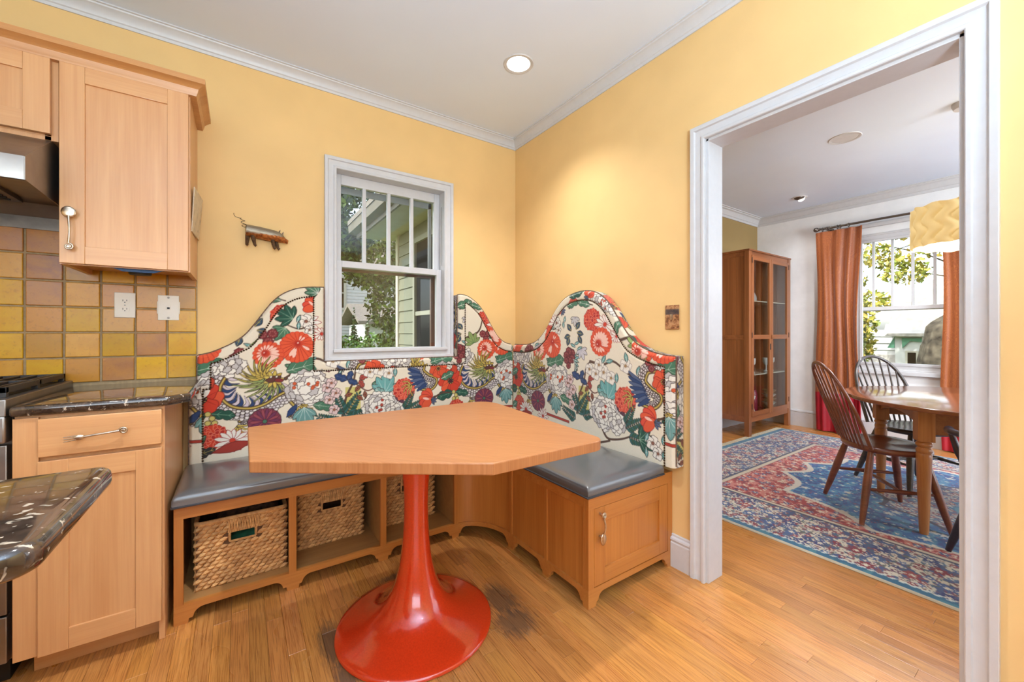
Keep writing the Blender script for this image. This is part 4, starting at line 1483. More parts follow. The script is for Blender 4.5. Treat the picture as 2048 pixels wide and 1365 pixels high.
def poppy(c, r, ctr=(70, 34, 30), col=RED, rot=0):
    for i in range(6):
        a = rot + i * math.pi / 3
        scallop((c[0] + r * .52 * math.cos(a), c[1] + r * .52 * math.sin(a)), r * .5, col if i % 2 else ORG, (138, 34, 26), 4, .003)
    for i in range(6):
        a = rot + i * math.pi / 3 + .5
        cv.stroke([c, (c[0] + r * .75 * math.cos(a), c[1] + r * .75 * math.sin(a))], .003, (138, 34, 26), .001)
    cv.poly(el(c, r * .26, r * .26, 0, 14, .15, 7), ctr)
    for i in range(8):
        a = i * .785
        cv.poly(el((c[0] + r * .2 * math.cos(a), c[1] + r * .2 * math.sin(a)), .0028, .0028, 0, 6), YEL)
def bean(c, r, rot=0):
    """folded round red blossom seen from the side"""
    for i in range(5):
        a = rot - 1.1 + i * .55
        cv.poly(el((c[0] + r * .42 * math.cos(a), c[1] + r * .42 * math.sin(a)), r * .62, r * .36, a, 18), (218, 78, 54) if i % 2 else ORG, (160, 40, 34), .0032)
    cv.poly(petal(c, rot, r * .7, r * .22), PINK)
    for i in range(4):
        a = rot + math.pi + (i - 1.5) * .5
        cv.poly(petal((c[0] - r * .1 * math.cos(rot), c[1] - r * .1 * math.sin(rot)), a, r * .6, r * .2), SLATE, INK, .002)
def leaf(c, ang, L, W, col=GRN, vein=WHT, lobes=3, line=INK):
    ca, sa = math.cos(ang), math.sin(ang)
    up, dn = [], []
    n = 7 * lobes
    for i in range(n + 1):
        u = i / n
        env = math.sin(math.pi * min(1, u * .96 + .02)) ** .7
        w = W / 2 * env * (.62 + .38 * abs(math.sin(math.pi * lobes * u)))
        up.append((u * L, w)); dn.append((u * L, -w))
    pts = [(c[0] + x * ca - y * sa, c[1] + x * sa + y * ca) for x, y in up + dn[::-1]]
    cv.poly(pts, col, line, .0026)
    tip = (c[0] + L * .93 * ca, c[1] + L * .93 * sa)
    cv.stroke([c, tip], .0034, vein, .0012)
    for i in range(1, lobes + 1):
        u = (i - .55) / lobes
        b0 = (c[0] + u * L * ca, c[1] + u * L * sa)
        for s_ in (-1, 1):
            a = ang + s_ * .75
            l = W * .34
            cv.stroke([b0, (b0[0] + l * math.cos(a), b0[1] + l * math.sin(a))], .0024, vein, .001)
def palm(c, ang, L, col=GRN, vein=WHT, n=5, spread=2.2):
    """hand shaped leaf"""
    for pas in (0, 1):
        for i in range(n):
            a = ang + (i - (n - 1) / 2) * spread / (n - 1)
            l = L * (1 - .28 * abs(i - (n - 1) / 2) / ((n - 1) / 2))
            if pas == 0:
                cv.poly(petal(c, a, l, l * .40, .6), col, INK, .0026)
            else:
                cv.poly(petal(c, a, l * .9, l * .27, .6), col)
                cv.stroke([c, (c[0] + l * .85 * math.cos(a), c[1] + l * .85 * math.sin(a))], .003, vein, .001)
def chrys(c, r, col=RED, line=(118, 28, 30)):
    cv.poly(el(c, r, r * .96, 0, 28, .03, 12), col, line, .003)
    rows = 6
    for i in range(rows):
        d = r * (.88 - i * .16)
        nn = max(3, int(11 * d / r))
        for q in range(nn):
            a = 2 * math.pi * (q + .5 * (i % 2)) / nn
            cv.poly(el((c[0] + d * math.cos(a), c[1] + d * math.sin(a)), r * .19, r * .15, a, 10), (176, 44, 38) if (i + q) % 2 else col, (236, 140, 108), .0022)
def daisy(c, r, n=14, col=WHT, line=(140, 40, 36), squash=1.0, rot=0):
    for i in range(n):
        a = 2 * math.pi * i / n + rot
        l = r * (1 - (1 - squash) * abs(math.sin(a)))
        cv.poly(petal(c, a, l, r * .26, .65, .1), col, line, .0024)
    cv.poly(el(c, r * .15, r * .15, 0, 10, .15, 5), RED, line, .002)
def mfan(c, r, n=18):
    cv.poly(el(c, r, r * .92, 0, 34, .03, n), (128, 58, 74), INK, .003)
    for i in range(n):
        a = 2 * math.pi * i / n
        cv.poly(petal(c, a, r * .94, r * .2, .7), (150, 70, 78) if i % 2 else (112, 52, 80), (74, 30, 40), .0018)
    cv.poly(el(c, r * .14, r * .14, 0, 10), GRN, INK, .002)
def berries(c, r, n=3):
    for i in range(n):
        a = i * 2 * math.pi / n + .6
        p = (c[0] + r * .6 * math.cos(a), c[1] + r * .6 * math.sin(a))
        cv.poly(el(p, r * .55, r * .55, 0, 22, .1, 8), MAR, (70, 26, 30), .0024)
        for q in range(8):
            b_ = q * .785
            cv.poly(el((p[0] + r * .30 * math.cos(b_), p[1] + r * .30 * math.sin(b_)), r * .09, r * .09, 0, 6), (158, 88, 84))
def blossom(c, r, col=WHT, ctr=(190, 156, 90), line=(120, 104, 96)):
    for i in range(5):
        a = i * 1.2566 + fr.uniform(-.1, .1)
        scallop((c[0] + r * .5 * math.cos(a), c[1] + r * .5 * math.sin(a)), r * .52, col, line, 4, .0021)
    cv.poly(el(c, r * .22, r * .22, 0, 10, .2, 5), ctr, line, .0016)
    for i in range(10):
        a = i * .628
        cv.stroke([c, (c[0] + r * .42 * math.cos(a), c[1] + r * .42 * math.sin(a))], .0014, (150, 110, 80))
def fern(c, ang, L, col=DGRN, n=9):
    e = (c[0] + L * math.cos(ang), c[1] + L * math.sin(ang))
    for i in range(n):
        u = (i + .3) / n
        p = (c[0] + (e[0] - c[0]) * u, c[1] + (e[1] - c[1]) * u)
        l = L * .36 * (1 - .55 * u)
        for s_ in (-1, 1):
            cv.poly(petal(p, ang + s_ * .85, l, l * .38), col if (i % 2) else (52, 100, 96), INK, .0016)
    cv.poly(petal(e, ang, L * .16, L * .07), col, INK, .0016)
    cv.stroke([c, e], .003, INK, .0012)
def curve(pts, n=12):
    P = [Vector(p) for p in pts]
    out = []
    for i in range(len(P) - 1):
        a, b_, c_, d = P[max(0, i - 1)], P[i], P[i + 1], P[min(len(P) - 1, i + 2)]
        for q in range(n):
            t = q / n
            out.append(tuple(.5 * ((2 * b_) + (c_ - a) * t + (2 * a - 5 * b_ + 4 * c_ - d) * t * t + (3 * b_ - 3 * c_ + d - a) * t ** 3)))
    out.append(tuple(P[-1]))
    return out
def branch(pts, w0, w1=.004, col=BRN):
    c_ = curve(pts, 8)
    cv.stroke(c_, w0 + .003, INK, w1 + .002)
    cv.stroke(c_, w0, col, w1)
def body(pts, w0, w1, out_side=1, fins=True):
    """scaled dragon body with a blue crest and a yellow belly line"""
    c_ = curve(pts, 14)
    n = len(c_)
    def nrm(i):
        a, b_ = Vector(c_[max(0, i - 1)]), Vector(c_[min(n - 1, i + 1)])
        d = (b_ - a).normalized()
        return Vector((-d.y, d.x)) * out_side
    if fins:
        for i in range(1, n - 6, 5):
            w = w0 + (w1 - w0) * i / n
            p = Vector(c_[i]); q = nrm(i)
            a = math.atan2(q.y, q.x)
            b0 = p + q * w * .45
            fl = curve([tuple(b0), tuple(b0 + q * w * .55 + Vector((q.y, -q.x)) * w * .22), tuple(b0 + q * w * 1.15 - Vector((q.y, -q.x)) * w * .12)], 5)
            cv.stroke(fl, w * .52, INK, .003)
            cv.stroke(fl, w * .42, BLU if (i // 5) % 2 else (208, 192, 196), .0015)
    cv.stroke(c_, w0 + .006, INK, w1 + .004)
    cv.stroke(c_, w0, (214, 204, 194), w1)
    for i in range(0, n, 3):
        w = w0 + (w1 - w0) * i / n
        p = Vector(c_[i]); q = nrm(i)
        for r in range(-2, 3):
            o = (r + (.5 if (i // 3) % 2 else 0)) * w * .27
            if abs(o) > w * .46:
                continue
            cv.poly(el(p + q * o, w * .175, w * .165, 0, 12), (226, 218, 210) if (r + i) % 2 else (198, 186, 186), INK, .0028)
    e = [tuple(Vector(c_[i]) + nrm(i) * (w0 + (w1 - w0) * i / n) * .52) for i in range(n)]
    cv.stroke(e, .020, INK); cv.stroke(e, .015, (110, 88, 52)); cv.stroke(e, .006, YEL)
def claw(c, ang, s=.05):
    for i in range(5):
        a = ang + (i - 2) * .55
        m_ = (c[0] + s * .6 * math.cos(a), c[1] + s * .6 * math.sin(a))
        e = (c[0] + s * math.cos(a + .35), c[1] + s * math.sin(a + .35))
        cv.stroke([c, m_, e], .013, INK, .006)
        cv.stroke([c, m_, e], .0085, YEL, .003)
def mane(c, s=1.0):
    for ring, (cnt, L0, L1) in enumerate(((17, .125, .16), (15, .085, .115), (11, .05, .075))):
        for i in range(cnt):
            a = math.pi * .42 + i / (cnt - 1) * math.pi * 1.32 + fr.uniform(-.05, .05)
            if ring == 2:
                a = i / cnt * 2 * math.pi
            L = fr.uniform(L0, L1) * s
            low = math.sin(a) < -.1
            col = fr.choice([(150, 160, 92), (166, 172, 104), LGRN]) if low else fr.choice([YEL, (194, 166, 74), OLI])
            p = curve([(c[0], c[1]), (c[0] + L * .55 * math.cos(a + .2), c[1] + L * .55 * math.sin(a + .2) * .8), (c[0] + L * math.cos(a - .1), c[1] + L * .8 * math.sin(a - .1))], 4)
            cv.stroke(p, .026 * s, INK, .005)
            cv.stroke(p, .020 * s, col, .0015)
    for i in range(9):
        a = i / 9 * 6.28
        cv.poly(petal((c[0] + .03, c[1] - .005), a, .05 * s, .018 * s), fr.choice([YEL, (188, 158, 70)]), INK, .002)
    cv.poly(el((c[0] + .03, c[1] - .004), .036 * s, .016 * s, .25, 16, .1, 5), (96, 56, 48), INK, .003)
    cv.poly(el((c[0] + .055, c[1] - .012), .022 * s, .010 * s, -.1, 12), (128, 46, 48), INK, .002)
    for e in (-.004, .022):
        cv.poly(el((c[0] + .022 + e, c[1] + .008), .006, .006, 0, 8), WHT, INK, .002)

TILE = 1.337
def motif(o):
    def P(x, y):
        return (x + o, y)
    cv.poly([P(.505, .68), P(.592, .68), P(.592, .83), P(.505, .83)], (202, 190, 112))
    cv.poly([P(.44, .40), P(.54, .40), P(.54, .56), P(.44, .56)], (186, 176, 96))
    # main branches
    branch([P(-.22, 1.06), P(-.02, 1.12), P(.06, 1.16), P(.09, 1.24)], .016, .006)
    branch([P(.09, .93), P(.15, 1.02), P(.2, 1.1)], .012, .008)
    branch([P(.20, .90), P(.26, .93), P(.31, .88), P(.33, .82)], .016, .007)
    branch([P(.49, .66), P(.51, .77), P(.55, .86), P(.57, .95), P(.61, .98)], .011, .006)
    branch([P(.57, .84), P(.63, .80), P(.68, .82)], .005, .003, (120, 62, 50))
    branch([P(.60, .98), P(.70, .97), P(.78, .99), P(.88, .93), P(.97, .90)], .013, .006)
    branch([P(.70, .60), P(.74, .56), P(.84, .58), P(.92, .62)], .012, .006)
    branch([P(.52, .50), P(.66, .52), P(.75, .55)], .012, .009)
    branch([P(.34, 1.20), P(.27, 1.17), P(.21, 1.19)], .006, .004)
    branch([P(.95, 1.05), P(1.02, 1.12), P(1.04, 1.22), P(1.0, 1.30)], .012, .006)
    branch([P(.42, 1.30), P(.52, 1.33), P(.62, 1.31)], .007, .004)
    # upper left
    palm(P(.235, 1.225), 2.6, .10, DGRN, (150, 178, 150), 5, 2.3)
    palm(P(.20, 1.175), -2.2, .085, GRN, (168, 190, 160), 5, 2.0)
    palm(P(.02, 1.075), 2.0, .09, LGRN, (66, 104, 70), 5, 2.6)
    leaf(P(-.08, 1.05), 2.6, .12, .06, DGRN, WHT, 3)
    bean(P(.345, 1.295), .062, 2.4)
    leaf(P(.40, 1.315), .35, .12, .07, GRN, WHT, 2)
    blossom(P(.30, 1.212), .040, WHT, MAR, INK)
    blossom(P(.318, 1.165), .026, WHT, MAR, INK)
    for (a, b_, an) in ((.255, 1.205, 1.2), (.262, 1.165, 1.5), (.375, 1.21, 1.4), (.37, 1.175, 1.7)):
        leaf(P(a, b_), an, .045, .020, TEAL, WHT, 1)
    berries(P(.118, 1.128), .046, 3)
    # third fan, chrysanthemum and daisies high on the right panel
    chrys(P(.615, 1.225), .066)
    daisy(P(.715, 1.195), .085, 14, WHT, (150, 40, 36), .7)
    daisy(P(.80, 1.13), .06, 12, WHT, (150, 40, 36), .6)
    fan(P(.684, 1.098), .078, 18, .9, (-.35, -.2))
    palm(P(.475, 1.245), 4.6, .06, (206, 200, 194), (150, 140, 150), 5, 2.4)
    leaf(P(.60, 1.31), 2.9, .11, .05, GRN, WHT, 2)
    for (a, b_, an) in ((.44, 1.16, 2.3), (.43, 1.13, 3.4), (.42, 1.12, 4.4), (.48, 1.17, .9), (.49, 1.15, -.2), (.50, 1.13, -1.0)):
        leaf(P(a, b_), an, .055, .034, (52, 76, 96), YEL, 1)
    for i in range(8):
        leaf(P(.465 + .012 * (i % 3), 1.075 - i * .015), (.4, 2.7)[i % 2], .05, .018, TEAL, (200, 222, 214), 1)
    palm(P(.525, 1.05), -1.2, .07, (212, 206, 208), (170, 160, 170), 5, 2.6)
    berries(P(.424, 1.005), .048, 5)
    berries(P(.412, .965), .036, 3)
    for i in range(6):
        leaf(P(.455 + .006 * i, .985 - .01 * i), -.3 - .35 * i, .055, .016, TEAL, WHT, 1)
    # head, fans, peony
    palm(P(.262, .945), 1.2, .10, GRN, (190, 205, 180), 5, 3.0)
    leaf(P(.205, .94), .25, .17, .11, GRN, (196, 206, 186), 3)
    leaf(P(.17, .99), 1.5, .09, .06, (110, 150, 150), WHT, 2)
    fan(P(.256, 1.070), .081, 20, .45, (.05, .28))
    fan(P(.122, 1.030), .068, 17, .95, (-.3, .2))
    # dragon body, fins, belly
    body([P(.20, .83), P(.26, .745), P(.225, .69)], .042, .018, -1, False)
    body([P(.09, .74), P(.03, .70), P(.0, .685)], .046, .02, -1, False)
    cv.poly(petal(P(.035, .685), .75, .12, .032, .5), BLU, (30, 40, 70), .003)
    cv.poly(petal(P(.205, .69), .9, .08, .030, .5), BLU, (30, 40, 70), .003)
    body([P(-.085, .955), P(-.118, .88), P(-.108, .805), P(-.05, .745), P(.04, .725), P(.12, .745), P(.18, .785), P(.245, .815)], .064, .056, 1)
    mane(P(.115, .905))
    claw(P(-.01, .672), -1.2, .06)
    claw(P(.285, .752), -1.4, .055)
    peony(P(.315, .845), .112, (206, 92, 52), 34)
    peony(P(-.055, .985), .07, None, 18)
    peony(P(-.150, .975), .072, None, 20)
    peony(P(-.205, 1.03), .06, None, 14)
    # lower left group
    poppy(P(-.158, .822), .086, (60, 34, 36))
    cv.poly(el(P(-.13, .90), .022, .03, 0, 14, .1, 4), (196, 70, 44), (110, 34, 26), .003)
    leaf(P(-.14, .745), 3.4, .12, .075, DGRN, (120, 160, 128), 2)
    leaf(P(-.12, .745), -.2, .10, .06, DGRN, (120, 160, 128), 2)
    for (a, b_) in ((-.135, .745), (-.118, .722), (-.135, .70), (-.108, .698), (-.122, .675)):
        cv.poly(el(P(a, b_), .013, .013, 0, 10), (206, 190, 110), (90, 70, 40), .003)
    chrys(P(-.115, .632), .060)
    daisy(P(-.035, .600), .085, 13, WHT, (150, 44, 40), .7)
    leaf(P(-.20, .60), .6, .07, .05, GRN, WHT, 1)
    leaf(P(-.20, .54), .3, .10, .05, (50, 50, 50), YEL, 3)
    cv.poly(petal(P(-.12, .55), .2, .16, .05), (160, 56, 44), (110, 34, 30), .003)
    mfan(P(.105, .680), .076)
    daisy(P(.16, .585), .06, 12, WHT, (150, 44, 40))
    palm(P(.29, .735), -1.5, .115, (108, 150, 144), (214, 226, 214), 5, 1.6)
    leaf(P(.335, .745), -.25, .12, .06, GRN, (180, 196, 170), 2)
    cv.poly([P(.20, .60), P(.42, .585), P(.42, .60), P(.20, .615)], (176, 60, 44), INK, .002)
    # ferns and small flowers
    for (a, b_, an, L) in ((.50, .655, 1.0, .15), (.50, .67, 1.9, .13), (.54, .65, .35, .12), (.48, .62, 2.7, .13)):
        fern(P(a, b_), an, L)
    for (a, b_) in ((.420, .765), (.445, .705), (.455, .80), (.408, .835), (.43, .86)):
        blossom(P(a, b_), .030, (226, 196, 190), (176, 60, 46), INK)
    leaf(P(.515, .872), 2.7, .075, .05, BLU, SLATE, 2); leaf(P(.52, .868), 1.2, .06, .04, BLU, SLATE, 2); leaf(P(.52, .87), -.4, .06, .04, BLU, SLATE, 2)
    leaf(P(.585, .872), .5, .06, .04, (168, 74, 60), MAR, 2); leaf(P(.585, .866), -1.1, .05, .035, (168, 74, 60), MAR, 2)
    for (a, b_, an) in ((.56, .80, .9), (.545, .79, 3.4), (.57, .775, -.7), (.62, .755, 1.7), (.61, .745, .3)):
        leaf(P(a, b_), an, .045, .024, (150, 84, 60), INK, 1)
    leaf(P(.665, .81), 1.2, .05, .035, GRN, WHT, 1)
    # teal leaves, dahlia, peony, tail
    palm(P(.735, .775), 1.55, .135, (108, 164, 158), (206, 226, 216), 5, 1.9)
    leaf(P(.735, .775), 2.7, .07, .05, (120, 160, 150), WHT, 2)
    for i in range(5):
        leaf(P(.835, .745), -1.2 - .45 * i, .05, .02, (112, 62, 84), INK, 1)
    chrys(P(.858, .790), .070, (214, 84, 62), (150, 40, 36))
    peony(P(.71, .695), .105, (176, 70, 54), 34)
    peony(P(.80, .655), .070, None, 18)
    for (a, b_, an, L) in ((.86, .64, .5, .13), (.86, .66, 1.1, .11), (.88, .60, -.1, .13)):
        fern(P(a, b_), an, L, (56, 96, 74))
    palm(P(.95, .60), .2, .11, DGRN, (150, 180, 150), 5, 2.4)
    for (a, b_) in ((.595, .935), (.645, .912), (.705, .925), (.760, .898), (.86, .972), (.67, .965)):
        blossom(P(a, b_), fr.uniform(.034, .042))
    for (a, b_, an) in ((.69, .975, 1.0), (.72, .985, .2), (.90, .93, -.9), (.935, .925, 1.3), (.80, .93, -1.6), (.87, .99, 1.8)):
        leaf(P(a, b_), an, .055, .026, TEAL, WHT, 1)
    body([P(1.045, .985), P(.985, .965), P(.965, .90), P(1.01, .855), P(1.06, .83), P(1.03, .79), P(.96, .80)], .052, .03, 1, False)
    for i in range(8):
        cv.poly(petal(P(.975 + .006 * i, .875 - .008 * i), 2.5 + .17 * i, .12 - .004 * i, .028, .35), BLU if i % 2 else SLATE, (30, 40, 70), .002)
    claw(P(.905, .808), 3.4, .065)
    bean(P(1.030, .710), .074, 2.9)
    branch([P(1.06, .72), P(1.12, .745), P(1.18, .74)], .009, .006)
    blossom(P(1.03, .60), .040, WHT, MAR, INK)
    blossom(P(1.06, .555), .032, WHT, MAR, INK)
    for (a, b_, an) in ((.985, .60, 1.2), (.99, .57, 4.8), (1.09, .60, 1.6), (1.095, .58, 4.6)):
        leaf(P(a, b_), an, .05, .022, TEAL, WHT, 1)
    # flowers to the right, before the repeat
    poppy(P(1.09, .91), .062, (96, 44, 34), (214, 84, 50), .3)
    leaf(P(1.11, .84), .4, .10, .06, GRN, WHT, 2)
    berries(P(1.02, .99), .034, 3)
    peony(P(1.10, 1.30), .075, (190, 80, 50), 22)
    peony(P(1.20, 1.28), .06, None, 16)
    palm(P(1.14, 1.14), 2.3, .085, (88, 128, 120), YEL, 3, 1.6)
    leaf(P(1.20, 1.12), 1.2, .09, .05, GRN, WHT, 2)
    peony(P(1.08, 1.03), .06, None, 16)
    bean(P(1.00, 1.36), .05, 1.0)
    chrys(P(.88, 1.30), .05)
    leaf(P(.84, 1.36), .2, .12, .06, DGRN, WHT, 2)
    palm(P(.78, 1.36), 2.6, .08, GRN, WHT, 5, 2.2)
    peony(P(.94, 1.18), .06, None, 16)
    berries(P(.86, 1.22), .04, 4)
for o_ in (TILE, 0.0, -TILE):
    motif(o_)

def sample(u, v):
    x = (u - cv.u0) / cv.res - .5
    y = (v - cv.v0) / cv.res - .5
    x = np.clip(x, 0, cv.w - 1.01); y = np.clip(y, 0, cv.h - 1.01)
    xi, yi = x.astype(int), y.astype(int)
    fx, fy = (x - xi)[:, None], (y - yi)[:, None]
    a = cv.a
    s = (a[yi, xi] * (1 - fx) + a[yi, xi + 1] * fx) * (1 - fy) + (a[yi + 1, xi] * (1 - fx) + a[yi + 1, xi + 1] * fx) * fy
    return srgb2lin(s * .97)

M['fabric'] = attr_mat('printed_linen')
def seg_dist(U, V, line):
    d = np.full(U.shape, 1e9)
    for (a, b_) in zip(line[:-1], line[1:]):
        dx, dy = b_[0] - a[0], b_[1] - a[1]
        L = dx * dx + dy * dy + 1e-12
        t = np.clip(((U - a[0]) * dx + (V - a[1]) * dy) / L, 0, 1)
        d = np.minimum(d, (U - a[0] - t * dx) ** 2 + (V - a[1] - t * dy) ** 2)
    return np.sqrt(d)

def upholstered(name, label, strips, outline, naillines, tomap, loc, su):
    """strips: (u0,u1,bottom,top function); outline: open polyline in (u,z); su(u): print coordinate"""
    t = thing(name, label, 'bench back', loc)
    Vs, Fs, Cs, off = [], [], [], 0
    st = .0028
    for (u0, u1, zb, zt) in strips:
        nu = int((u1 - u0) / st) + 2
        us = np.linspace(u0, u1, nu)
        tops = np.array([zt(u) for u in us])
        nv = int((tops.max() - zb) / st) + 2
        w = np.linspace(0, 1, nv)
        U = np.repeat(us[:, None], nv, 1).ravel()
        Z = (zb + (tops[:, None] - zb) * w[None, :]).ravel()
        d = seg_dist(U, Z, outline)
        dn = np.full(U.shape, 1e9)
        for l in naillines:
            dn = np.minimum(dn, seg_dist(U, Z, l))
        dep = -.016 * np.clip(1 - d / .016, 0, 1) ** 2 + .0035 * np.clip(dn / .012, 0, 1)
        Vs.append(tomap(U, Z, dep))
        border = d < .053
        col = sample(su(U), Z)
        colb = sample(np.where(su(U) < .9, su(U) + .42, su(U) - .83), Z - .012)
        Cs.append(np.where(border[:, None], colb, col))
        Fs.append(grid_faces(nu, nv, off))
        off += nu * nv
    raw_mesh('fabric_front', np.concatenate(Vs), np.concatenate(Fs), M['fabric'], t, np.concatenate(Cs))
    # edge band back to the wall
    dense = []
    for a, b_ in zip(outline[:-1], outline[1:]):
        n = max(1, int(math.hypot(b_[0] - a[0], b_[1] - a[1]) / .004))
        for i in range(n):
            dense.append((a[0] + (b_[0] - a[0]) * i / n, a[1] + (b_[1] - a[1]) * i / n))
    dense.append(outline[-1])
    D = np.array(dense)
    nb = 16
    U = np.repeat(D[:, 0][:, None], nb, 1).ravel(); Z = np.repeat(D[:, 1][:, None], nb, 1).ravel()
    dep = np.repeat(np.linspace(-.0145, -.070, nb)[None, :], len(D), 0).ravel()
    arcl = np.concatenate([[0], np.cumsum(np.hypot(*np.diff(D, axis=0).T))])
    uu = np.repeat((-.2 + arcl % 1.3)[:, None], nb, 1).ravel()
    raw_mesh('fabric_edge', tomap(U, Z, dep), grid_faces(len(D), nb), M['fabric'], t, sample(uu, .72 - dep * 1.0 + .0 * uu))
    # welt and nails
    wp = tomap(D[::3, 0], D[::3, 1], np.full(len(D[::3]), -.013))
    mb = MB(); mb.tube([tuple(p) for p in wp], .0042, 6)
    mb.build('piping', M['darkpipe'], t)
    nm = MB()
    for l in naillines:
        acc = 0.0
        for a, b_ in zip(l[:-1], l[1:]):
            L = math.hypot(b_[0] - a[0], b_[1] - a[1])
            while acc < L:
                f = acc / L
                p = tomap(np.array([a[0] + (b_[0] - a[0]) * f]), np.array([a[1] + (b_[1] - a[1]) * f]), np.array([.001]))[0]
                q = tomap(np.array([a[0] + (b_[0] - a[0]) * f]), np.array([a[1] + (b_[1] - a[1]) * f]), np.array([.0055]))[0]
                ax_ = (Vector(q) - Vector(p)).normalized()
                e1 = Vector((0, 0, 1)); e2 = ax_.cross(e1)
                vs = [Vector(p) + (e1 * math.cos(k_) + e2 * math.sin(k_)) * .0054 for k_ in [i * math.pi / 3 for i in range(6)]]
                vs += [Vector(p) + ax_ * .0032 + (e1 * math.cos(k_) + e2 * math.sin(k_)) * .0036 for k_ in [i * math.pi / 3 for i in range(6)]]
                vs.append(Vector(q))
                fs = [(i, (i + 1) % 6, 6 + (i + 1) % 6, 6 + i) for i in range(6)] + [(6 + i, 6 + (i + 1) % 6, 12) for i in range(6)]
                nm.add(vs, fs)
                acc += .0122
            acc -= L
    nm.build('nailheads', M['bronze'], t, smooth=60, kind='stuff')
    return t
M['darkpipe'] = plain('printed_piping', (110, 84, 66), 0.8, var=0.45, vscale=70)

def smooth_fn(pts):
    P = [Vector(p) for p in curve(pts, 10)]
    xs = np.array([p.x for p in P]); ys = np.array([p.y for p in P])
    o = np.argsort(xs)
    xs, ys = xs[o], ys[o]
    return lambda u: float(np.interp(u, xs, ys)), [tuple(p) for p in P]
ZB = .505
lt, ltp = smooth_fn([(-.178, 1.037), (-.130, 1.048), (-.086, 1.067), (-.03, 1.098), (.02, 1.140), (.061, 1.195), (.10, 1.255), (.139, 1.311), (.185, 1.356), (.245, 1.388), (.31, 1.403), (.392, 1.408)])
rt_, rtp = smooth_fn([(1.237, 1.410), (1.266, 1.414), (1.315, 1.405), (1.365, 1.378), (1.418, 1.334), (1.467, 1.270), (1.52, 1.185), (1.573, 1.115), (1.63, 1.075), (1.688, 1.060)])
ZW = .984
def inset(fn, du=.0, dv=.052):
    return fn
outl = [(-.209, ZB), (-.209, .870), (-.178, .872)] + ltp + [(.392, ZW), (1.237, ZW)] + rtp
n1 = [(-.155, ZB), (-.155, .868), (-.124, .870), (-.124, lt(-.124) - .054)]
for u in np.linspace(-.10, .34, 40):
    du = .054
    sl = (lt(min(.39, u + .004)) - lt(max(-.178, u - .004))) / .008
    k_ = 1 / math.sqrt(1 + sl * sl)
    n1.append((u + du * sl * k_ * .0, lt(u) - du / k_ if du / k_ < .12 else lt(u) - .12))
n1 += [(.338, lt(.338) - .054), (.338, ZW - .052), (1.291, ZW - .052), (1.291, rt_(1.291) - .054)]
for u in np.linspace(1.30, 1.686, 34):
    sl = (rt_(min(1.688, u + .004)) - rt_(max(1.237, u - .004))) / .008
    k_ = 1 / math.sqrt(1 + sl * sl)
    n1.append((u, rt_(u) - min(.12, .054 / k_)))
upholstered('upholstered_back', 'dragon and flower print bench back cut around the window, with nailhead trim',
            [(-.209, -.178, ZB, lambda u: .870), (-.178, .392, ZB, lt), (.392, 1.237, ZB, lambda u: ZW), (1.237, 1.688, ZB, rt_)],
            outl, [n1], lambda U, Z, d: np.stack([U, np.full_like(U, 2.479) - d, Z], -1), (.75, 2.51, ZB), lambda u: u)
rb, rbp = smooth_fn([(2.470, 1.060), (2.40, 1.060), (2.33, 1.062), (2.259, 1.072), (2.20, 1.092), (2.145, 1.128), (2.09, 1.180), (2.038, 1.246), (1.99, 1.303), (1.938, 1.348), (1.875, 1.380), (1.80, 1.396), (1.735, 1.400), (1.673, 1.393), (1.62, 1.374), (1.576, 1.346), (1.53, 1.302), (1.485, 1.240), (1.435, 1.172), (1.383, 1.115), (1.325, 1.077), (1.259, 1.053), (1.19, 1.040), (1.125, 1.036)])
outr = [(2.470, ZB)] + rbp + [(1.125, ZB)]
n2 = []
for u in np.linspace(2.462, 1.18, 110):
    sl = (rb(min(2.47, u + .004)) - rb(max(1.125, u - .004))) / .008
    k_ = 1 / math.sqrt(1 + sl * sl)
    n2.append((float(u), rb(u) - min(.085, .054 / k_)))
n2.append((1.179, ZB))
upholstered('upholstered_back', 'dragon and flower print bench back with one bell shaped crest on the right wall',
            [(1.125, 2.470, ZB, rb)], outr[1:], [n2], lambda U, Z, d: np.stack([np.full_like(U, 1.694) - d, U, Z], -1), (1.73, 1.8, ZB), lambda u: 2.273 - u)
del cv
# ---------------------------------------------------------------- dining room: rug
RX0, RX1, RY1, RY0 = 2.44, 5.345, 2.125, -1.9
def vnoise(U, V, s, seed):
    r = np.random.default_rng(seed)
    g = r.random((256, 256))
    x, y = U / s, V / s
    xi, yi = np.floor(x).astype(int), np.floor(y).astype(int)
    fx, fy = x - xi, y - yi
    fx, fy = fx * fx * (3 - 2 * fx), fy * fy * (3 - 2 * fy)
    a = g[yi % 256, xi % 256]; b_ = g[yi % 256, (xi + 1) % 256]; c_ = g[(yi + 1) % 256, xi % 256]; d_ = g[(yi + 1) % 256, (xi + 1) % 256]
    return (a * (1 - fx) + b_ * fx) * (1 - fy) + (c_ * (1 - fx) + d_ * fx) * fy
def cells(U, V, s, seed):
    """jittered flower grid: distance to the nearest centre, its angle and its random number"""
    r = np.random.default_rng(seed)
    jx, jy, id_ = r.random((128, 128)), r.random((128, 128)), r.random((128, 128))
    x, y = U / s, V / s
    xi, yi = np.floor(x).astype(int), np.floor(y).astype(int)
    best = np.full(U.shape, 1e9); ang = np.zeros(U.shape); idn = np.zeros(U.shape)
    for ox in (-1, 0, 1):
        for oy in (-1, 0, 1):
            cx, cy = xi + ox, yi + oy
            px = cx + .5 + (jx[cy % 128, cx % 128] - .5) * .7
            py_ = cy + .5 + (jy[cy % 128, cx % 128] - .5) * .7
            d = np.hypot(x - px, y - py_)
            m_ = d < best
            best = np.where(m_, d, best); ang = np.where(m_, np.arctan2(y - py_, x - px), ang); idn = np.where(m_, id_[cy % 128, cx % 128], idn)
    return best, ang, idn
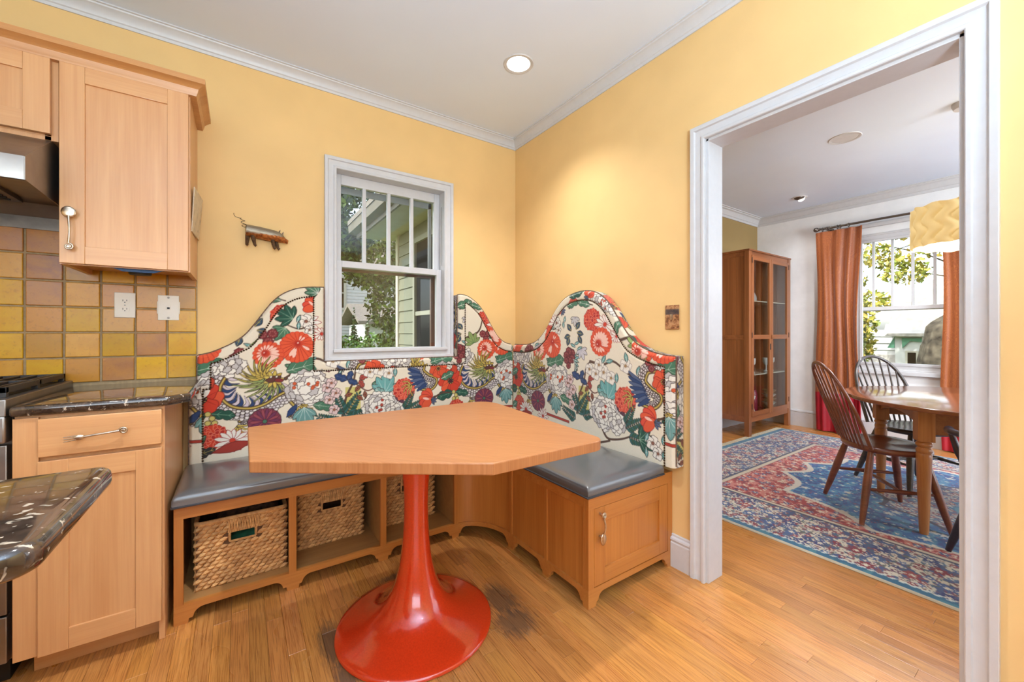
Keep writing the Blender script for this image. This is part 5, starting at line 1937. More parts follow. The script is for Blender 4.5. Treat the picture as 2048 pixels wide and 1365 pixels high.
def rug_colour(X, Y):
    W, L = RX1 - RX0, RY1 - RY0
    u, v = X - RX0, RY1 - Y
    u = np.minimum(u, W - u); v = np.minimum(v, L - v)
    d = np.minimum(u, v)
    def c3(*c): return np.array(c, float) / 255
    n = len(X)
    col = np.tile(c3(214, 204, 184), (n, 1))
    def put(mask, c): col[mask] = c3(*c)
    def flowers(mask, s, seed, pal, ctr=(224, 214, 194), petals=5, r0=.36):
        b_, a, i_ = cells(X, Y, s, seed)
        rr = r0 * (.75 + .25 * np.cos(petals * a + i_ * 6))
        m_ = mask & (b_ < rr)
        idx = (i_ * 997).astype(int) % len(pal)
        P = np.array([c3(*p) for p in pal])
        col[m_] = P[idx[m_]]
        m2 = mask & (b_ < rr * .38)
        col[m2] = c3(*ctr)
    nz = vnoise(X, Y, .028, 5); nz2 = vnoise(X, Y, .012, 9)
    NAV, BL, MR, TL = (34, 54, 112), (26, 98, 158), (132, 28, 50), (48, 122, 142)
    # field: red corners, wide cream border
    band = (d > .06) & (d < .47)
    put(band & (nz > .56), (66, 84, 128)); put(band & (nz2 > .72), (128, 78, 84)); put(band & (nz2 < .2), (60, 96, 120)); put(band & (np.abs(vnoise(X, Y, .05, 31) - .5) < .035), (96, 100, 92))
    flowers(band, .058, 12, [NAV, (70, 100, 150), MR, (150, 70, 80), (92, 120, 150), (110, 60, 90)])
    flowers(band, .135, 14, [MR, NAV, (60, 90, 140), (158, 58, 60)], petals=7, r0=.30)
    put((d > .47) & (d < .485), (60, 66, 92)); put((d > .485) & (d < .515), (206, 192, 168)); put((d > .515) & (d < .527), (132, 46, 54))
    f = d > .527
    put(f, (166, 46, 52)); put(f & (nz > .64), (200, 120, 110)); put(f & (nz2 > .76), (222, 196, 172)); put(f & (nz < .24), (126, 40, 58))
    flowers(f, .07, 22, [(214, 190, 166), (76, 96, 140), (206, 120, 104), (60, 70, 120)])
    # scalloped medallion
    cx, cy = W / 2, L / 2
    uu = (X - RX0 - cx) / (W / 2 - .50); vv = (RY1 - Y - cy) / (L / 2 - .62)
    ang = np.arctan2(vv, uu)
    rad = np.hypot(np.abs(uu) ** 1.0, np.abs(vv)) * (1 + .10 * np.abs(np.sin(7 * ang)) + .05 * np.cos(4 * ang))
    med = f & (rad < 1.0)
    ring = f & (rad >= 1.0) & (rad < 1.035)
    put(ring, (216, 206, 190))
    put(med, BL); put(med & (nz > .62), (64, 130, 168)); put(med & (nz < .3), (34, 66, 132)); put(med & (nz2 > .88), (150, 184, 200)); put(med & (nz2 < .10), (140, 60, 84))
    flowers(med, .085, 33, [(28, 60, 130), (196, 200, 196), (80, 150, 180), (40, 84, 150), (70, 140, 170)])
    inner = med & (rad < .60)
    put(med & (rad >= .60) & (rad < .625), (52, 34, 60))
    put(inner, (206, 198, 184)); put(inner & (nz > .55), (96, 110, 140)); put(inner & (nz2 > .7), (150, 80, 92)); put(inner & (nz2 < .22), (64, 84, 124))
    flowers(inner, .075, 44, [NAV, MR, (90, 130, 160), (170, 90, 90)])
    core = med & (rad < .34)
    put(core, (46, 108, 150)); put(core & (nz > .6), (92, 148, 170)); put(core & (nz2 > .75), (200, 206, 204))
    # bands at the rim
    put(d < .06, (30, 98, 130)); put((d < .06) & (nz > .66), (60, 124, 142)); put((d > .052) & (d < .07) & (np.sin((X + Y) * 170) > 0), (206, 214, 210))
    put((u < .014), (206, 194, 170))
    fade = (.92 + .12 * vnoise(X, Y, .4, 3))[:, None]
    return srgb2lin(np.clip(col * fade, 0, 1))
M['rug'] = attr_mat('rug_pile', rough=.95, sheen=.3, weave=420, bstr=.4)
rug = thing('persian_rug', 'worn blue, red and cream oriental rug with fringed end under the dining table', 'rug', ((RX0 + RX1) / 2, (RY0 + RY1) / 2, 0))
Vs, Fs, Cs, off = [], [], [], 0
for (ya, yb, st) in ((-.30, RY1, .0062), (RY0, -.30, .02)):
    xs = np.linspace(RX0, RX1, int((RX1 - RX0) / st) + 1)
    ys = np.linspace(ya, yb, int((yb - ya) / st) + 1)
    Xg = np.repeat(xs[:, None], len(ys), 1).ravel(); Yg = np.repeat(ys[None, :], len(xs), 0).ravel()
    ed = np.minimum(np.minimum(Xg - RX0, RX1 - Xg), RY1 - Yg)
    Zg = .0065 * np.clip(ed / .004, 0, 1) ** .5 + .001 + .0010 * vnoise(Xg, Yg, .3, 77)
    Vs.append(np.stack([Xg, Yg, Zg], -1)); Cs.append(rug_colour(Xg, Yg)); Fs.append(grid_faces(len(xs), len(ys), off)); off += len(Xg)
raw_mesh('pile', np.concatenate(Vs), np.concatenate(Fs), M['rug'], rug, np.concatenate(Cs))
M['fringe'] = plain('cotton_fringe', (214, 202, 176), 0.9, var=0.15, vscale=60)
fm = MB()
r_ = random.Random(8)
xx = RX0
while xx < RX1:
    a = r_.uniform(-.012, .012)
    fm.add([(xx, RY1 - .002, .004), (xx + .005, RY1 - .002, .004), (xx + .006 + a, RY1 + r_.uniform(.05, .075), .0012), (xx + a, RY1 + .06, .0012), (xx + .0025, RY1 - .002, .0065), (xx + .003 + a, RY1 + .06, .0035)],
           [(0, 4, 5, 3), (4, 1, 2, 5), (0, 3, 2, 1)])
    xx += .0075
fm.build('fringe', M['fringe'], rug, smooth=0, kind='stuff')

# ---------------------------------------------------------------- windsor chairs
M['walnut'] = wood('windsor_brown', (138, 78, 56), (94, 50, 36), 'y', 0.28, 0.35, kind='Object')
M['ebony'] = wood('windsor_dark', (82, 74, 70), (46, 40, 40), 'y', 0.3, 0.35, kind='Object')
M['navywood'] = wood('windsor_blue_black', (48, 44, 64), (26, 24, 36), 'y', 0.28, 0.4, kind='Object')
def windsor(name, label, loc, rot, mat, armed=False):
    """chair faces local +y"""
    t = thing(name, label, 'chair', loc, rot, group='windsor chairs round the dining table')
    n = 40
    ring = []
    for i in range(n):
        a = 2 * math.pi * i / n
        x = .225 * math.cos(a) * (1.0 + .03 * math.sin(a))
        y = .205 * math.sin(a)
        if math.sin(a) > 0:
            y = .205 * math.sin(a) ** .72
            x = .225 * math.copysign(abs(math.cos(a)) ** .8, math.cos(a))
        ring.append((x, y))
    vs, fs = [], []
    for (sc_, z) in ((.86, .415), (.97, .422), (1.0, .436), (.985, .449), (.93, .454), (.78, .447), (.55, .440), (.25, .438)):
        for (x, y) in ring:
            dz = .006 * (y > .1) * (sc_ < .9) * (1 - abs(x) / .2)
            vs.append((x * sc_, y * sc_, z + dz))
    for i in range(7):
        for j in range(n):
            l = (j + 1) % n
            fs.append((i * n + j, i * n + l, (i + 1) * n + l, (i + 1) * n + j))
    fs.append(tuple(range(n - 1, -1, -1))); fs.append(tuple(7 * n + j for j in range(n)))
    mb = MB(); mb.add(vs, fs)
    mb.build('seat', mat, t, smooth=60, local=True)
    def hoop(u):
        a = math.pi * u
        x = -.205 * math.cos(a) * (1 + .10 * math.sin(a))
        h = .50 * math.sin(a) ** .62
        return Vector((x, -.150 - .050 * math.sin(a) - h * .30, .447 + h))
    mb = MB(); mb.tube([hoop(i / 40) for i in range(41)], .0115, 8)
    mb.build('back_hoop', mat, t, smooth=60, local=True)
    for i in range(9):
        u = .5 + (i - 4) * .083
        top_ = hoop(.5 + (u - .5) * 1.05)
        bx = (i - 4) * .038
        base = Vector((bx, -.178 + .45 * bx * bx, .445))
        m_ = (top_ * .4 + base * .6)
        MB().tube([base, base * .8 + top_ * .2, m_, top_ * .8 + base * .2, top_], [.0062, .0074, .0082, .0062, .0052], 7).build('spindle', mat, t, smooth=60, local=True)
    ft = {}
    for sx in (-1, 1):
        for sy in (-1, 1):
            a = Vector((sx * .145, sy * .125, .425)); b_ = Vector((sx * .235, sy * .205, .009))
            if sy < 0:
                b_ = Vector((sx * .245, -.215, .009))
            rad = [.015, .019, .0215, .0195, .016, .0125]
            MB().tube([a + (b_ - a) * q for q in (0, .2, .42, .65, .85, 1)], rad, 10).build('leg', mat, t, smooth=60, local=True)
            ft[(sx, sy)] = (a, b_)
    mids = []
    for sx in (-1, 1):
        p = ft[(sx, 1)][0].lerp(ft[(sx, 1)][1], .52); q = ft[(sx, -1)][0].lerp(ft[(sx, -1)][1], .52)
        MB().tube([p.lerp(q, w) for w in (0, .25, .5, .75, 1)], [.007, .010, .0145, .010, .007], 8).build('stretcher', mat, t, smooth=60, local=True)
        mids.append(p.lerp(q, .5))
    MB().tube([mids[0].lerp(mids[1], w) for w in (0, .25, .5, .75, 1)], [.007, .010, .0135, .010, .007], 8).build('stretcher', mat, t, smooth=60, local=True)
    if armed:
        for sx in (-1, 1):
            a0 = hoop(.17 if sx < 0 else .83)
            MB().tube([a0, Vector((sx * .262, -.05, .655)), Vector((sx * .275, .06, .655)), Vector((sx * .262, .125, .652)), Vector((sx * .245, .140, .640))], [.012, .014, .016, .020, .014], 9).build('arm', mat, t, smooth=60, local=True)
            MB().tube([Vector((sx * .262, .115, .648)), Vector((sx * .225, .135, .54)), Vector((sx * .195, .120, .448))], [.010, .015, .011], 8).build('arm_post', mat, t, smooth=60, local=True)
    return t
windsor('windsor_chair', 'brown windsor chair with bow back at the end of the dining table', (3.35, .765, .006), math.radians(217.9), M['walnut'])
windsor('windsor_chair', 'dark grey windsor chair tucked under the table on the window side', (4.12, .77, .006), math.radians(146), M['ebony'])
windsor('windsor_chair', 'blue black windsor armchair mostly hidden behind the right door casing', (2.98, .135, .006), math.radians(-61), M['navywood'], True)

# ---------------------------------------------------------------- dining table
dt = thing('dining_table', 'oval pine dining table with turned legs in the dining room', 'table', (3.79, .22, .006))
A = Vector((.483, -.876)); Bv = Vector((.876, .483)); Cn = Vector((3.79, .22))
M['pine'] = wood('dining_table_top', (150, 92, 62), (112, 62, 40), 'y', 0.11, 0.6)
M['pine_leg'] = wood('turned_pine', (196, 134, 78), (158, 94, 48), 'z', 0.35, 0.3)
M['pine_apron'] = wood('pine_apron', (176, 112, 66), (140, 80, 44), 'x', 0.35, 0.3)
tp = []
for i in range(64):
    a = 2 * math.pi * i / 64
    p = Cn + A * (.835 * math.copysign(abs(math.cos(a)) ** .9, math.cos(a))) + Bv * (.70 * math.copysign(abs(math.sin(a)) ** .9, math.sin(a)))
    tp.append((p.x, p.y))
mb = MB(); mb.prism(tp, 'z', .717, .741)
mb.build('table_top', M['pine'], dt, bevel=.006, seg=3)
legs = {}
for sa in (-1, 1):
    for sb in (-1, 1):
        p = Cn + A * (sa * .565) + Bv * (sb * .325)
        if sa < 0:
            p = Vector((3.204, .556)) if sb < 0 else Vector((3.775, .872))
        legs[(sa, sb)] = p
        blk = MB()
        e1, e2 = A * .036, Bv * .036
        sq = [(p + e1 + e2), (p - e1 + e2), (p - e1 - e2), (p + e1 - e2)]
        blk.prism([(q.x, q.y) for q in sq], 'z', .535, .717)
        lb = blk.build('leg', M['pine_leg'], dt, bevel=.002)
        lp = [(0, .008), (.019, .008), (.021, .03), (.026, .18), (.031, .34), (.034, .43), (.034, .46), (.030, .466), (.034, .474), (.034, .49), (.026, .50), (.036, .512), (.036, .522), (.028, .53), (.033, .537), (0, .537)]
        MB().lathe(lp, (p.x, p.y, 0), 20).build('turning', M['pine_leg'], lb, smooth=50)
def rail(p, q, z0, z1, nm, arch=0.0):
    d = (q - p); L = d.length; d.normalize(); nn = Vector((-d.y, d.x)) * .011
    mb = MB()
    k_ = 16
    vs = []
    for i in range(k_ + 1):
        c_ = p + d * (L * i / k_)
        zl = z0 + arch * math.sin(math.pi * i / k_) ** .6
        for (o_, z) in ((nn, zl), (nn, z1), (-nn, z1), (-nn, zl)):
            vs.append((c_.x + o_.x, c_.y + o_.y, z))
    fs = [(3, 2, 1, 0), tuple(k_ * 4 + i for i in range(4))]
    for i in range(k_):
        for a in range(4):
            b_ = (a + 1) % 4
            fs.append((i * 4 + a, i * 4 + b_, (i + 1) * 4 + b_, (i + 1) * 4 + a))
    mb.add(vs, fs)
    mb.build(nm, M['pine_apron'], dt, smooth=30)
rail(legs[(-1, -1)], legs[(-1, 1)], .585, .716, 'apron', .07)
rail(legs[(1, -1)], legs[(1, 1)], .585, .716, 'apron', .07)
rail(legs[(-1, -1)], legs[(1, -1)], .575, .716, 'apron')
rail(legs[(-1, 1)], legs[(1, 1)], .575, .716, 'apron')

# ---------------------------------------------------------------- display cabinet
dc = thing('display_cabinet', 'tall reddish wood display cabinet with two glazed doors in the dining corner', 'cabinet', (5.12, 2.34, 0))
M['teak_z'] = wood('cabinet_teak_upright', (166, 102, 58), (112, 62, 32), 'z', 0.36, 0.25, k=.6)
M['teak_x'] = wood('cabinet_teak_level', (162, 98, 56), (108, 60, 32), 'x', 0.36, 0.25, k=.6)
M['oldglass'] = M['glass']
cx0, cx1, cy0, cy1, ct = 4.60, 5.645, 2.15, 2.53, 2.055
for (lx, ly) in ((cx0, cy0), (cx1 - .06, cy0), (cx0, cy1 - .05), (cx1 - .06, cy1 - .05)):
    B(lx, lx + .06, ly, ly + .05, 0.0, ct).build('corner_post', M['teak_z'], dc, bevel=.002)
B(cx0 + .06, cx1 - .06, cy0 + .006, cy0 + .03, .155, .215).build('rail', M['teak_x'], dc, bevel=.0015)
B(cx0 + .06, cx1 - .06, cy0 + .006, cy0 + .03, ct - .045, ct).build('rail', M['teak_x'], dc, bevel=.0015)
B(cx0 - .006, cx1 + .006, cy0 - .006, cy1 + .004, ct - .004, ct + .016).build('cabinet_top', M['teak_x'], dc, bevel=.003)
B(cx0 + .03, cx1 - .03, cy0 + .02, cy1 - .01, .17, .19).build('floor_board', M['teak_x'], dc, bevel=.001)
for (za, zb) in ((.215, 1.07), (1.12, ct - .05)):
    for i in range(3):
        ya = cy0 + .05 + i * (cy1 - cy0 - .10) / 3
        B(cx0 + .012, cx0 + .024, ya + .0006, ya + (cy1 - cy0 - .10) / 3 - .0006, za, zb).build('side_plank', M['teak_z'], dc, bevel=.001)
        B(cx1 - .024, cx1 - .012, ya + .0006, ya + (cy1 - cy0 - .10) / 3 - .0006, za, zb).build('side_plank', M['teak_z'], dc, bevel=.001)
for xx in (cx0 + .008, cx1 - .028):
    for (za, zb) in ((.155, .216), (1.07, 1.12), (ct - .055, ct)):
        B(xx, xx + .02, cy0 + .05, cy1 - .05, za, zb).build('side_rail', M['teak_x'], dc, bevel=.0015)
M['glassshelf'] = plain('pale_glass_shelf', (186, 178, 160), 0.1, var=0.02, spec=0.8)
for zs in (.665, 1.09, 1.50):
    B(cx0 + .03, cx1 - .03, cy0 + .03, cy1 - .02, zs, zs + .012).build('shelf', M['glassshelf'], dc, bevel=.001)
xm = (cx0 + cx1) / 2
for (da, db) in ((cx0 + .061, xm - .002), (xm + .002, cx1 - .061)):
    d = bpy.data.objects.new('door', None); C.objects.link(d); d.parent = dc
    z0_, z1_ = .218, ct - .048
    B(da, da + .045, cy0 - .004, cy0 + .02, z0_, z1_).build('stile', M['teak_z'], d, bevel=.0015)
    B(db - .045, db, cy0 - .004, cy0 + .02, z0_, z1_).build('stile', M['teak_z'], d, bevel=.0015)
    for (za, zb) in ((z0_, z0_ + .05), (1.075, 1.125), (z1_ - .05, z1_)):
        B(da + .045, db - .045, cy0 - .003, cy0 + .019, za, zb).build('rail', M['teak_x'], d, bevel=.0015)
    for (za, zb) in ((z0_ + .05, 1.075), (1.125, z1_ - .05)):
        B(da + .04, db - .04, cy0 + .006, cy0 + .009, za - .005, zb + .005).build('pane', M['glass'], d, smooth=0)
    if da < xm - .1:
        B(db - .034, db - .012, cy0 - .008, cy0 - .004, .95, 1.02).build('lock_plate', M['iron'], d, bevel=.002)
        B(db - .006, db + .05, cy0 - .014, cy0 - .0045, 1.078, 1.122).build('turn_latch', M['teak_x'], d, bevel=.003)
    for zz in (.30, 1.09, 1.92):
        hx_ = da if da < xm - .1 else db
        B(hx_ - .004, hx_ + .004, cy0 - .008, cy0 - .003, zz, zz + .06).build('hinge', M['iron'], d, bevel=.001)
# what stands on its shelves
M['enamel'] = plain('white_enamel', (232, 226, 214), 0.2, coat=0.4, var=0.02)
M['crystal'] = plain('pale_glassware', (206, 204, 200), 0.1, spec=0.8, var=0.05)
M['goldware'] = plain('gilt_crockery', (190, 150, 92), 0.3, metal=0.5, var=0.3, vscale=60)
M['redbox'] = plain('dark_red_glaze', (120, 30, 48), 0.25, var=0.2, vscale=30)
pot = thing('coffee_pot', 'white enamel coffee pot with spout on the lowest cabinet shelf', 'coffee pot', (4.80, 2.27, .19))
MB().lathe([(0, .19), (.062, .19), (.080, .215), (.084, .25), (.072, .30), (.052, .34), (.047, .38), (.047, .44), (.051, .445), (0, .445)], (4.80, 2.27, 0), 24).build('body', M['enamel'], pot)
MB().lathe([(0, .445), (.050, .446), (.046, .462), (.022, .478), (.008, .482), (.012, .494), (0, .50)], (4.80, 2.27, 0), 20).build('lid', M['enamel'], pot)
MB().tube([(4.865, 2.265, .25), (4.91, 2.26, .31), (4.925, 2.255, .37), (4.945, 2.25, .41)], [.02, .015, .011, .012], 8).build('spout', M['enamel'], pot)
MB().tube([(4.752, 2.275, .42), (4.715, 2.28, .40), (4.71, 2.28, .32), (4.73, 2.278, .26)], .007, 7).build('handle', M['enamel'], pot)
jar = MB().lathe([(0, .19), (.04, .19), (.046, .22), (.046, .42), (.038, .45), (.03, .47), (0, .47)], (5.02, 2.30, 0), 20).build('tall_jar', M['redbox'])
tag(jar, 'tall dark red jar beside the coffee pot in the display cabinet', 'jar')
for i, nm in enumerate(('lowest', 'second lowest', 'middle', 'second highest', 'topmost')):
    zb_ = .191 + i * .05
    o = MB().lathe([(0, 0), (.035, 0), (.075, .045), (.078, .050), (.07, .046), (0, .015)], (0, 0, 0), 20).build('bowl', M['enamel'] if i % 2 else M['goldware'])
    o.location = (5.42, 2.30, zb_)
    tag(o, nm + (' cream' if i % 2 else ' patterned gilt') + ' bowl of the stack behind the right glass door of the cabinet', 'bowl', 'bowls stacked in the display cabinet')
gl = []
r_ = random.Random(4)
gproto = None
for (gx, gy, gz, hh, lab) in ((4.78, 2.28, .681, .15, 'crystal goblet on the middle cabinet shelf, near the left post'), (4.90, 2.26, .681, .17, 'crystal goblet on the middle cabinet shelf, second from the left post'), (5.00, 2.31, .681, .15, 'crystal goblet on the middle cabinet shelf, third from the left post'),
                            (5.30, 2.28, .681, .16, 'crystal goblet on the middle shelf behind the right door, near the door edge'), (5.45, 2.29, .681, .16, 'crystal goblet on the middle shelf, nearest the right post')):
    o = MB().lathe([(0, 0), (.032, 0), (.030, .006), (.006, .012), (.005, .07), (.022, .085), (.038, .11), (.040, hh), (.037, hh), (.034, .11), (0, .088)], (0, 0, 0), 18).build('goblet', M['crystal'])
    o.location = (gx, gy, gz)
    tag(o, lab, 'goblet', 'goblets on the middle cabinet shelf')
for (gx, gz, rr_, mt, lab) in ((4.86, 1.106, .085, 'goldware', 'round gilt plate standing on the shelf above the cabinet lock'), (5.04, 1.106, .07, 'enamel', 'small pale plate standing beside the gilt plate'),
                             (4.90, 1.516, .10, 'enamel', 'white domed dish on the top cabinet shelf'), (5.38, 1.516, .075, 'crystal', 'glass dish on the top shelf behind the right door')):
    o = MB().lathe([(0, 0), (rr_ * .5, .0), (rr_ * .95, .012), (rr_, .018), (rr_ * .95, .02), (rr_ * .5, .008), (0, .008)], (0, 0, 0), 28, 'y').build('plate', M[mt])
    o.location = (gx, 2.44, gz + rr_ + .001)
    o.rotation_euler = (math.radians(-6), 0, 0)
    tag(o, lab, 'plate')

# ---------------------------------------------------------------- curtains, rod and rings
m, nt, b = newmat('orange_moire_silk')
g = nt.nodes.new('ShaderNodeNewGeometry')
mp = nd(nt, 'ShaderNodeMapping'); mp.inputs['Scale'].default_value = (2, 9, 2.2)
nt.links.new(g.outputs['Position'], mp.inputs['Vector'])
nz = noise(nt, mp.outputs[0], 1.0, 2.0, 0.5, 1.5)
wv_ = nd(nt, 'ShaderNodeMath', operation='MULTIPLY'); nt.links.new(nz, wv_.inputs[0]); wv_.inputs[1].default_value = 190
sn = nd(nt, 'ShaderNodeMath', operation='SINE'); nt.links.new(wv_.outputs[0], sn.inputs[0])
nt.links.new(ramp(nt, sn.outputs[0], [(0.2, rgba((150, 76, 30))), (0.8, rgba((172, 96, 42)))]), b.inputs['Base Color'])
b.inputs['Roughness'].default_value = 0.45
b.inputs['Sheen Weight'].default_value = 0.3
M['silk'] = m
M['redsilk'] = plain('crimson_silk', (164, 18, 36), 0.5, var=0.1, vscale=12)
def curtain(y0, y1, zsplit, label, seed, swag):
    t = thing('curtain', label, 'curtain', (5.6, (y0 + y1) / 2, 0), group='two tone dining room curtains')
    r = random.Random(seed)
    folds = 3.4
    ph = r.uniform(0, 1)
    def surf(u, z, th):
        w = math.sin(2 * math.pi * (folds * u ** 1.5 + ph)) * (.45 + .75 * u) + .15 * math.sin(2 * math.pi * (2.1 * folds * u + ph * 3))
        amp = .016 + .012 * (1 - z / 2.3)
        narrow = 1 - swag * math.sin(math.pi * min(1, max(0, (2.31 - z) / 2.3))) * .5
        yy = y1 + (y0 - y1) * u * narrow + .012 * math.sin(3 * z + 4 * u)
        return (5.600 - amp * w - th, yy, z)
    for (nm, mt, za, zb) in (('silk_panel', M['silk'], zsplit, 2.318), ('red_band', M['redsilk'], .012, zsplit)):
        nu, nv = 70, 16
        vs = []
        for th in (0.0, .004):
            for i in range(nu):
                for j in range(nv):
                    vs.append(surf(i / (nu - 1), za + (zb - za) * j / (nv - 1), th))
        fs = []
        for s_ in (0, 1):
            o_ = s_ * nu * nv
            for i in range(nu - 1):
                for j in range(nv - 1):
                    q = (o_ + i * nv + j, o_ + (i + 1) * nv + j, o_ + (i + 1) * nv + j + 1, o_ + i * nv + j + 1)
                    fs.append(q if s_ else q[::-1])
        N_ = nu * nv
        for i in range(nu - 1):
            fs.append((i * nv, (i + 1) * nv, N_ + (i + 1) * nv, N_ + i * nv))
            fs.append((i * nv + nv - 1, N_ + i * nv + nv - 1, N_ + (i + 1) * nv + nv - 1, (i + 1) * nv + nv - 1))
        for j in range(nv - 1):
            fs.append((j, N_ + j, N_ + j + 1, j + 1))
            k_ = (nu - 1) * nv
            fs.append((k_ + j, k_ + j + 1, N_ + k_ + j + 1, N_ + k_ + j))
        mb = MB(); mb.add(vs, fs)
        mb.build(nm, mt, t, smooth=60)
    return t
curtain(1.455, 1.865, .455, 'full length orange curtain with red bottom band left of the dining window', 2, .10)
curtain(.46, .850, .455, 'orange curtain with red bottom band at the right of the window, behind the lampshade', 5, .02)
M['rodmetal'] = plain('dark_pewter_rod', (120, 112, 104), 0.35, metal=0.9, var=0.1)
rod = thing('curtain_rod', 'dark metal curtain rod with ball finial over the dining window', 'curtain rod', (5.585, 1.1, 2.353))
MB().tube([(5.585, 1.84, 2.353), (5.585, .30, 2.353)], .0125, 12).build('rod', M['rodmetal'], rod)
MB().ball((5.585, 1.862, 2.353), .028, 16, 10).lathe([(0, 1.83), (.018, 1.83), (.020, 1.838), (.012, 1.846), (0, 1.846)], (5.585, 0, 2.353), 14, 'y').build('finial', M['rodmetal'], rod, smooth=60)
for yb_ in (1.75, .42):
    MB().tube([(XD - .001, yb_, 2.335), (5.62, yb_, 2.335), (5.590, yb_, 2.342)], .009, 8).lathe([(0, XD - .008), (.028, XD - .008), (.03, XD - .001), (0, XD - .001)], (0, yb_, 2.335), 14, 'x').build('bracket', M['rodmetal'], rod)
for (yr, lab) in ((1.80, 'curtain ring nearest the ball finial'), (1.755, 'second curtain ring from the finial'), (1.735, 'third curtain ring, touching the second'), (1.66, 'fourth curtain ring along the left curtain'), (1.635, 'fifth curtain ring along the left curtain'), (1.56, 'sixth curtain ring near the right edge of the left curtain'),
                  (.80, 'curtain ring at the left edge of the right curtain'), (.66, 'curtain ring in the middle of the right curtain')):
    o = MB().tube([(5.585, yr, 2.345)][:0] + [(5.585 + .021 * math.cos(a), yr, 2.346 + .021 * math.sin(a)) for a in [i * 2 * math.pi / 20 for i in range(20)]], .0038, 6, closed=True).build('curtain_ring', M['rodmetal'])
    tag(o, lab, 'curtain ring', 'rings on the curtain rod')

# ---------------------------------------------------------------- pendant lamp
m, nt, b = newmat('lit_lampshade_fabric')
b.inputs['Base Color'].default_value = rgba((236, 214, 164))
b.inputs['Roughness'].default_value = 0.8
b.inputs['Emission Color'].default_value = rgba((250, 214, 130))
b.inputs['Emission Strength'].default_value = 0.28
M['shade'] = m
pl_ = thing('pendant_lamp', 'lit cream drum pendant lamp with wavy ribs above the dining table', 'lamp', (3.90, .49, 1.72))
nz_, na = 44, 252
vs = []
for i in range(nz_):
    z = 1.722 + .262 * i / (nz_ - 1)
    for j in range(na):
        a = 2 * math.pi * j / na
        w = (a * 18 / (2 * math.pi) + .27 * math.sin(2 * math.pi * (z - 1.72) / .13)) % 1.0
        r = .238 + .016 * math.sin(math.pi * w) ** .55
        vs.append((3.90 + r * math.cos(a), .49 + r * math.sin(a), z + (.006 * math.sin(12 * a) if i in (0, nz_ - 1) else 0)))
fs = [(i * na + j, i * na + (j + 1) % na, (i + 1) * na + (j + 1) % na, (i + 1) * na + j) for i in range(nz_ - 1) for j in range(na)]
n0 = len(vs)
for i in (0, 1):
    for j in range(na):
        a = 2 * math.pi * j / na
        vs.append((3.90 + .238 * math.cos(a), .49 + .238 * math.sin(a), 1.724 + .258 * i))
fs += [(n0 + (j + 1) % na, n0 + j, n0 + na + j, n0 + na + (j + 1) % na) for j in range(na)]
mb = MB(); mb.add(vs, fs)
mb.build('lamp_shade', M['shade'], pl_, smooth=30)
m, nt, b = newmat('lamp_diffuser')
b.inputs['Base Color'].default_value = (.95, .92, .86, 1)
b.inputs['Emission Color'].default_value = (1, .93, .82, 1)
b.inputs['Emission Strength'].default_value = 0.9
MB().lathe([(0, 1.735), (.236, 1.735), (.236, 1.738), (0, 1.738)], (3.90, .49, 0), 40).build('diffuser', m, pl_)
MB().tube([(3.90, .49, 1.99), (3.90, .49, 2.64)], .005, 8).build('cord', M['iron'], pl_)
MB().lathe([(0, 2.61), (.05, 2.612), (.06, 2.64), (.06, 2.6505), (0, 2.6505)], (3.90, .49, 0), 24).build('canopy', M['trim'], pl_)

# ---------------------------------------------------------------- on the dining ceiling
sp = thing('ceiling_speaker', 'round white flush speaker grille in the dining room ceiling', 'speaker', (3.848, 1.098, 2.65))
MB().lathe([(.084, 2.647), (.098, 2.645), (.102, 2.651), (.084, 2.651)], (3.848, 1.098, 0), 40, ring=True).build('rim', M['trim'], sp)
MB().lathe([(0, 2.6485), (.085, 2.6485), (.085, 2.651), (0, 2.651)], (3.848, 1.098, 0), 40).build('grille', M['trim'], sp)
eb = thing('eyeball_light', 'small recessed eyeball light in the dining ceiling, nearest the window', 'ceiling light', (5.13, 1.865, 2.65))
MB().lathe([(.052, 2.646), (.070, 2.643), (.076, 2.651), (.052, 2.651)], (5.13, 1.865, 0), 32, ring=True).build('trim_ring', M['trim'], eb)
MB().ball((5.12, 1.865, 2.650), .050, 20, 12, (1, 1, .62)).build('eyeball', M['steel_dark'], eb, smooth=60)
MB().lathe([(0, 0), (.030, 0), (.030, .004), (0, .004)], (0, 0, 0), 20).xf(Matrix.Translation((5.150, 1.855, 2.628)) @ Matrix.Rotation(math.radians(-55), 4, 'Y')).build('lamp_face', M['lamp_face'], eb)
# ---------------------------------------------------------------- garden and neighbours seen through the windows
M['grass'] = plain('lawn', (92, 116, 58), 0.95, var=0.3, vscale=2)
gd = B(-40, 60, -30, 60, -.75, -.65).build('ground', M['grass'], smooth=0)
gd['kind'] = 'structure'
M['siding'] = plain('sage_clapboard', (104, 106, 90), 0.7, var=0.05, vscale=6)
M['soffit'] = plain('soffit_paint', (168, 164, 152), 0.6, var=0.04)
M['roofing'] = plain('asphalt_roof', (112, 106, 100), 0.9, var=0.2, vscale=20)
M['whitesiding'] = plain('white_house_paint', (182, 182, 182), 0.7, var=0.03)
M['darkpane'] = plain('dark_matte_pane', (26, 26, 24), 0.9, spec=0.0, var=0.1)  # flat dark colour with no reflection
M['trunk'] = plain('tree_bark', (94, 80, 66), 0.95, var=0.35, vscale=14, bumps=0.6, bscale=30)
M['awning'] = plain('green_painted_trim', (70, 128, 104), 0.6, var=0.05)

M['guttermetal'] = plain('shade_toned_gutter', (98, 92, 80), 0.6, var=0.08)  # colour darkened to stand for shade on the gutter and fascia
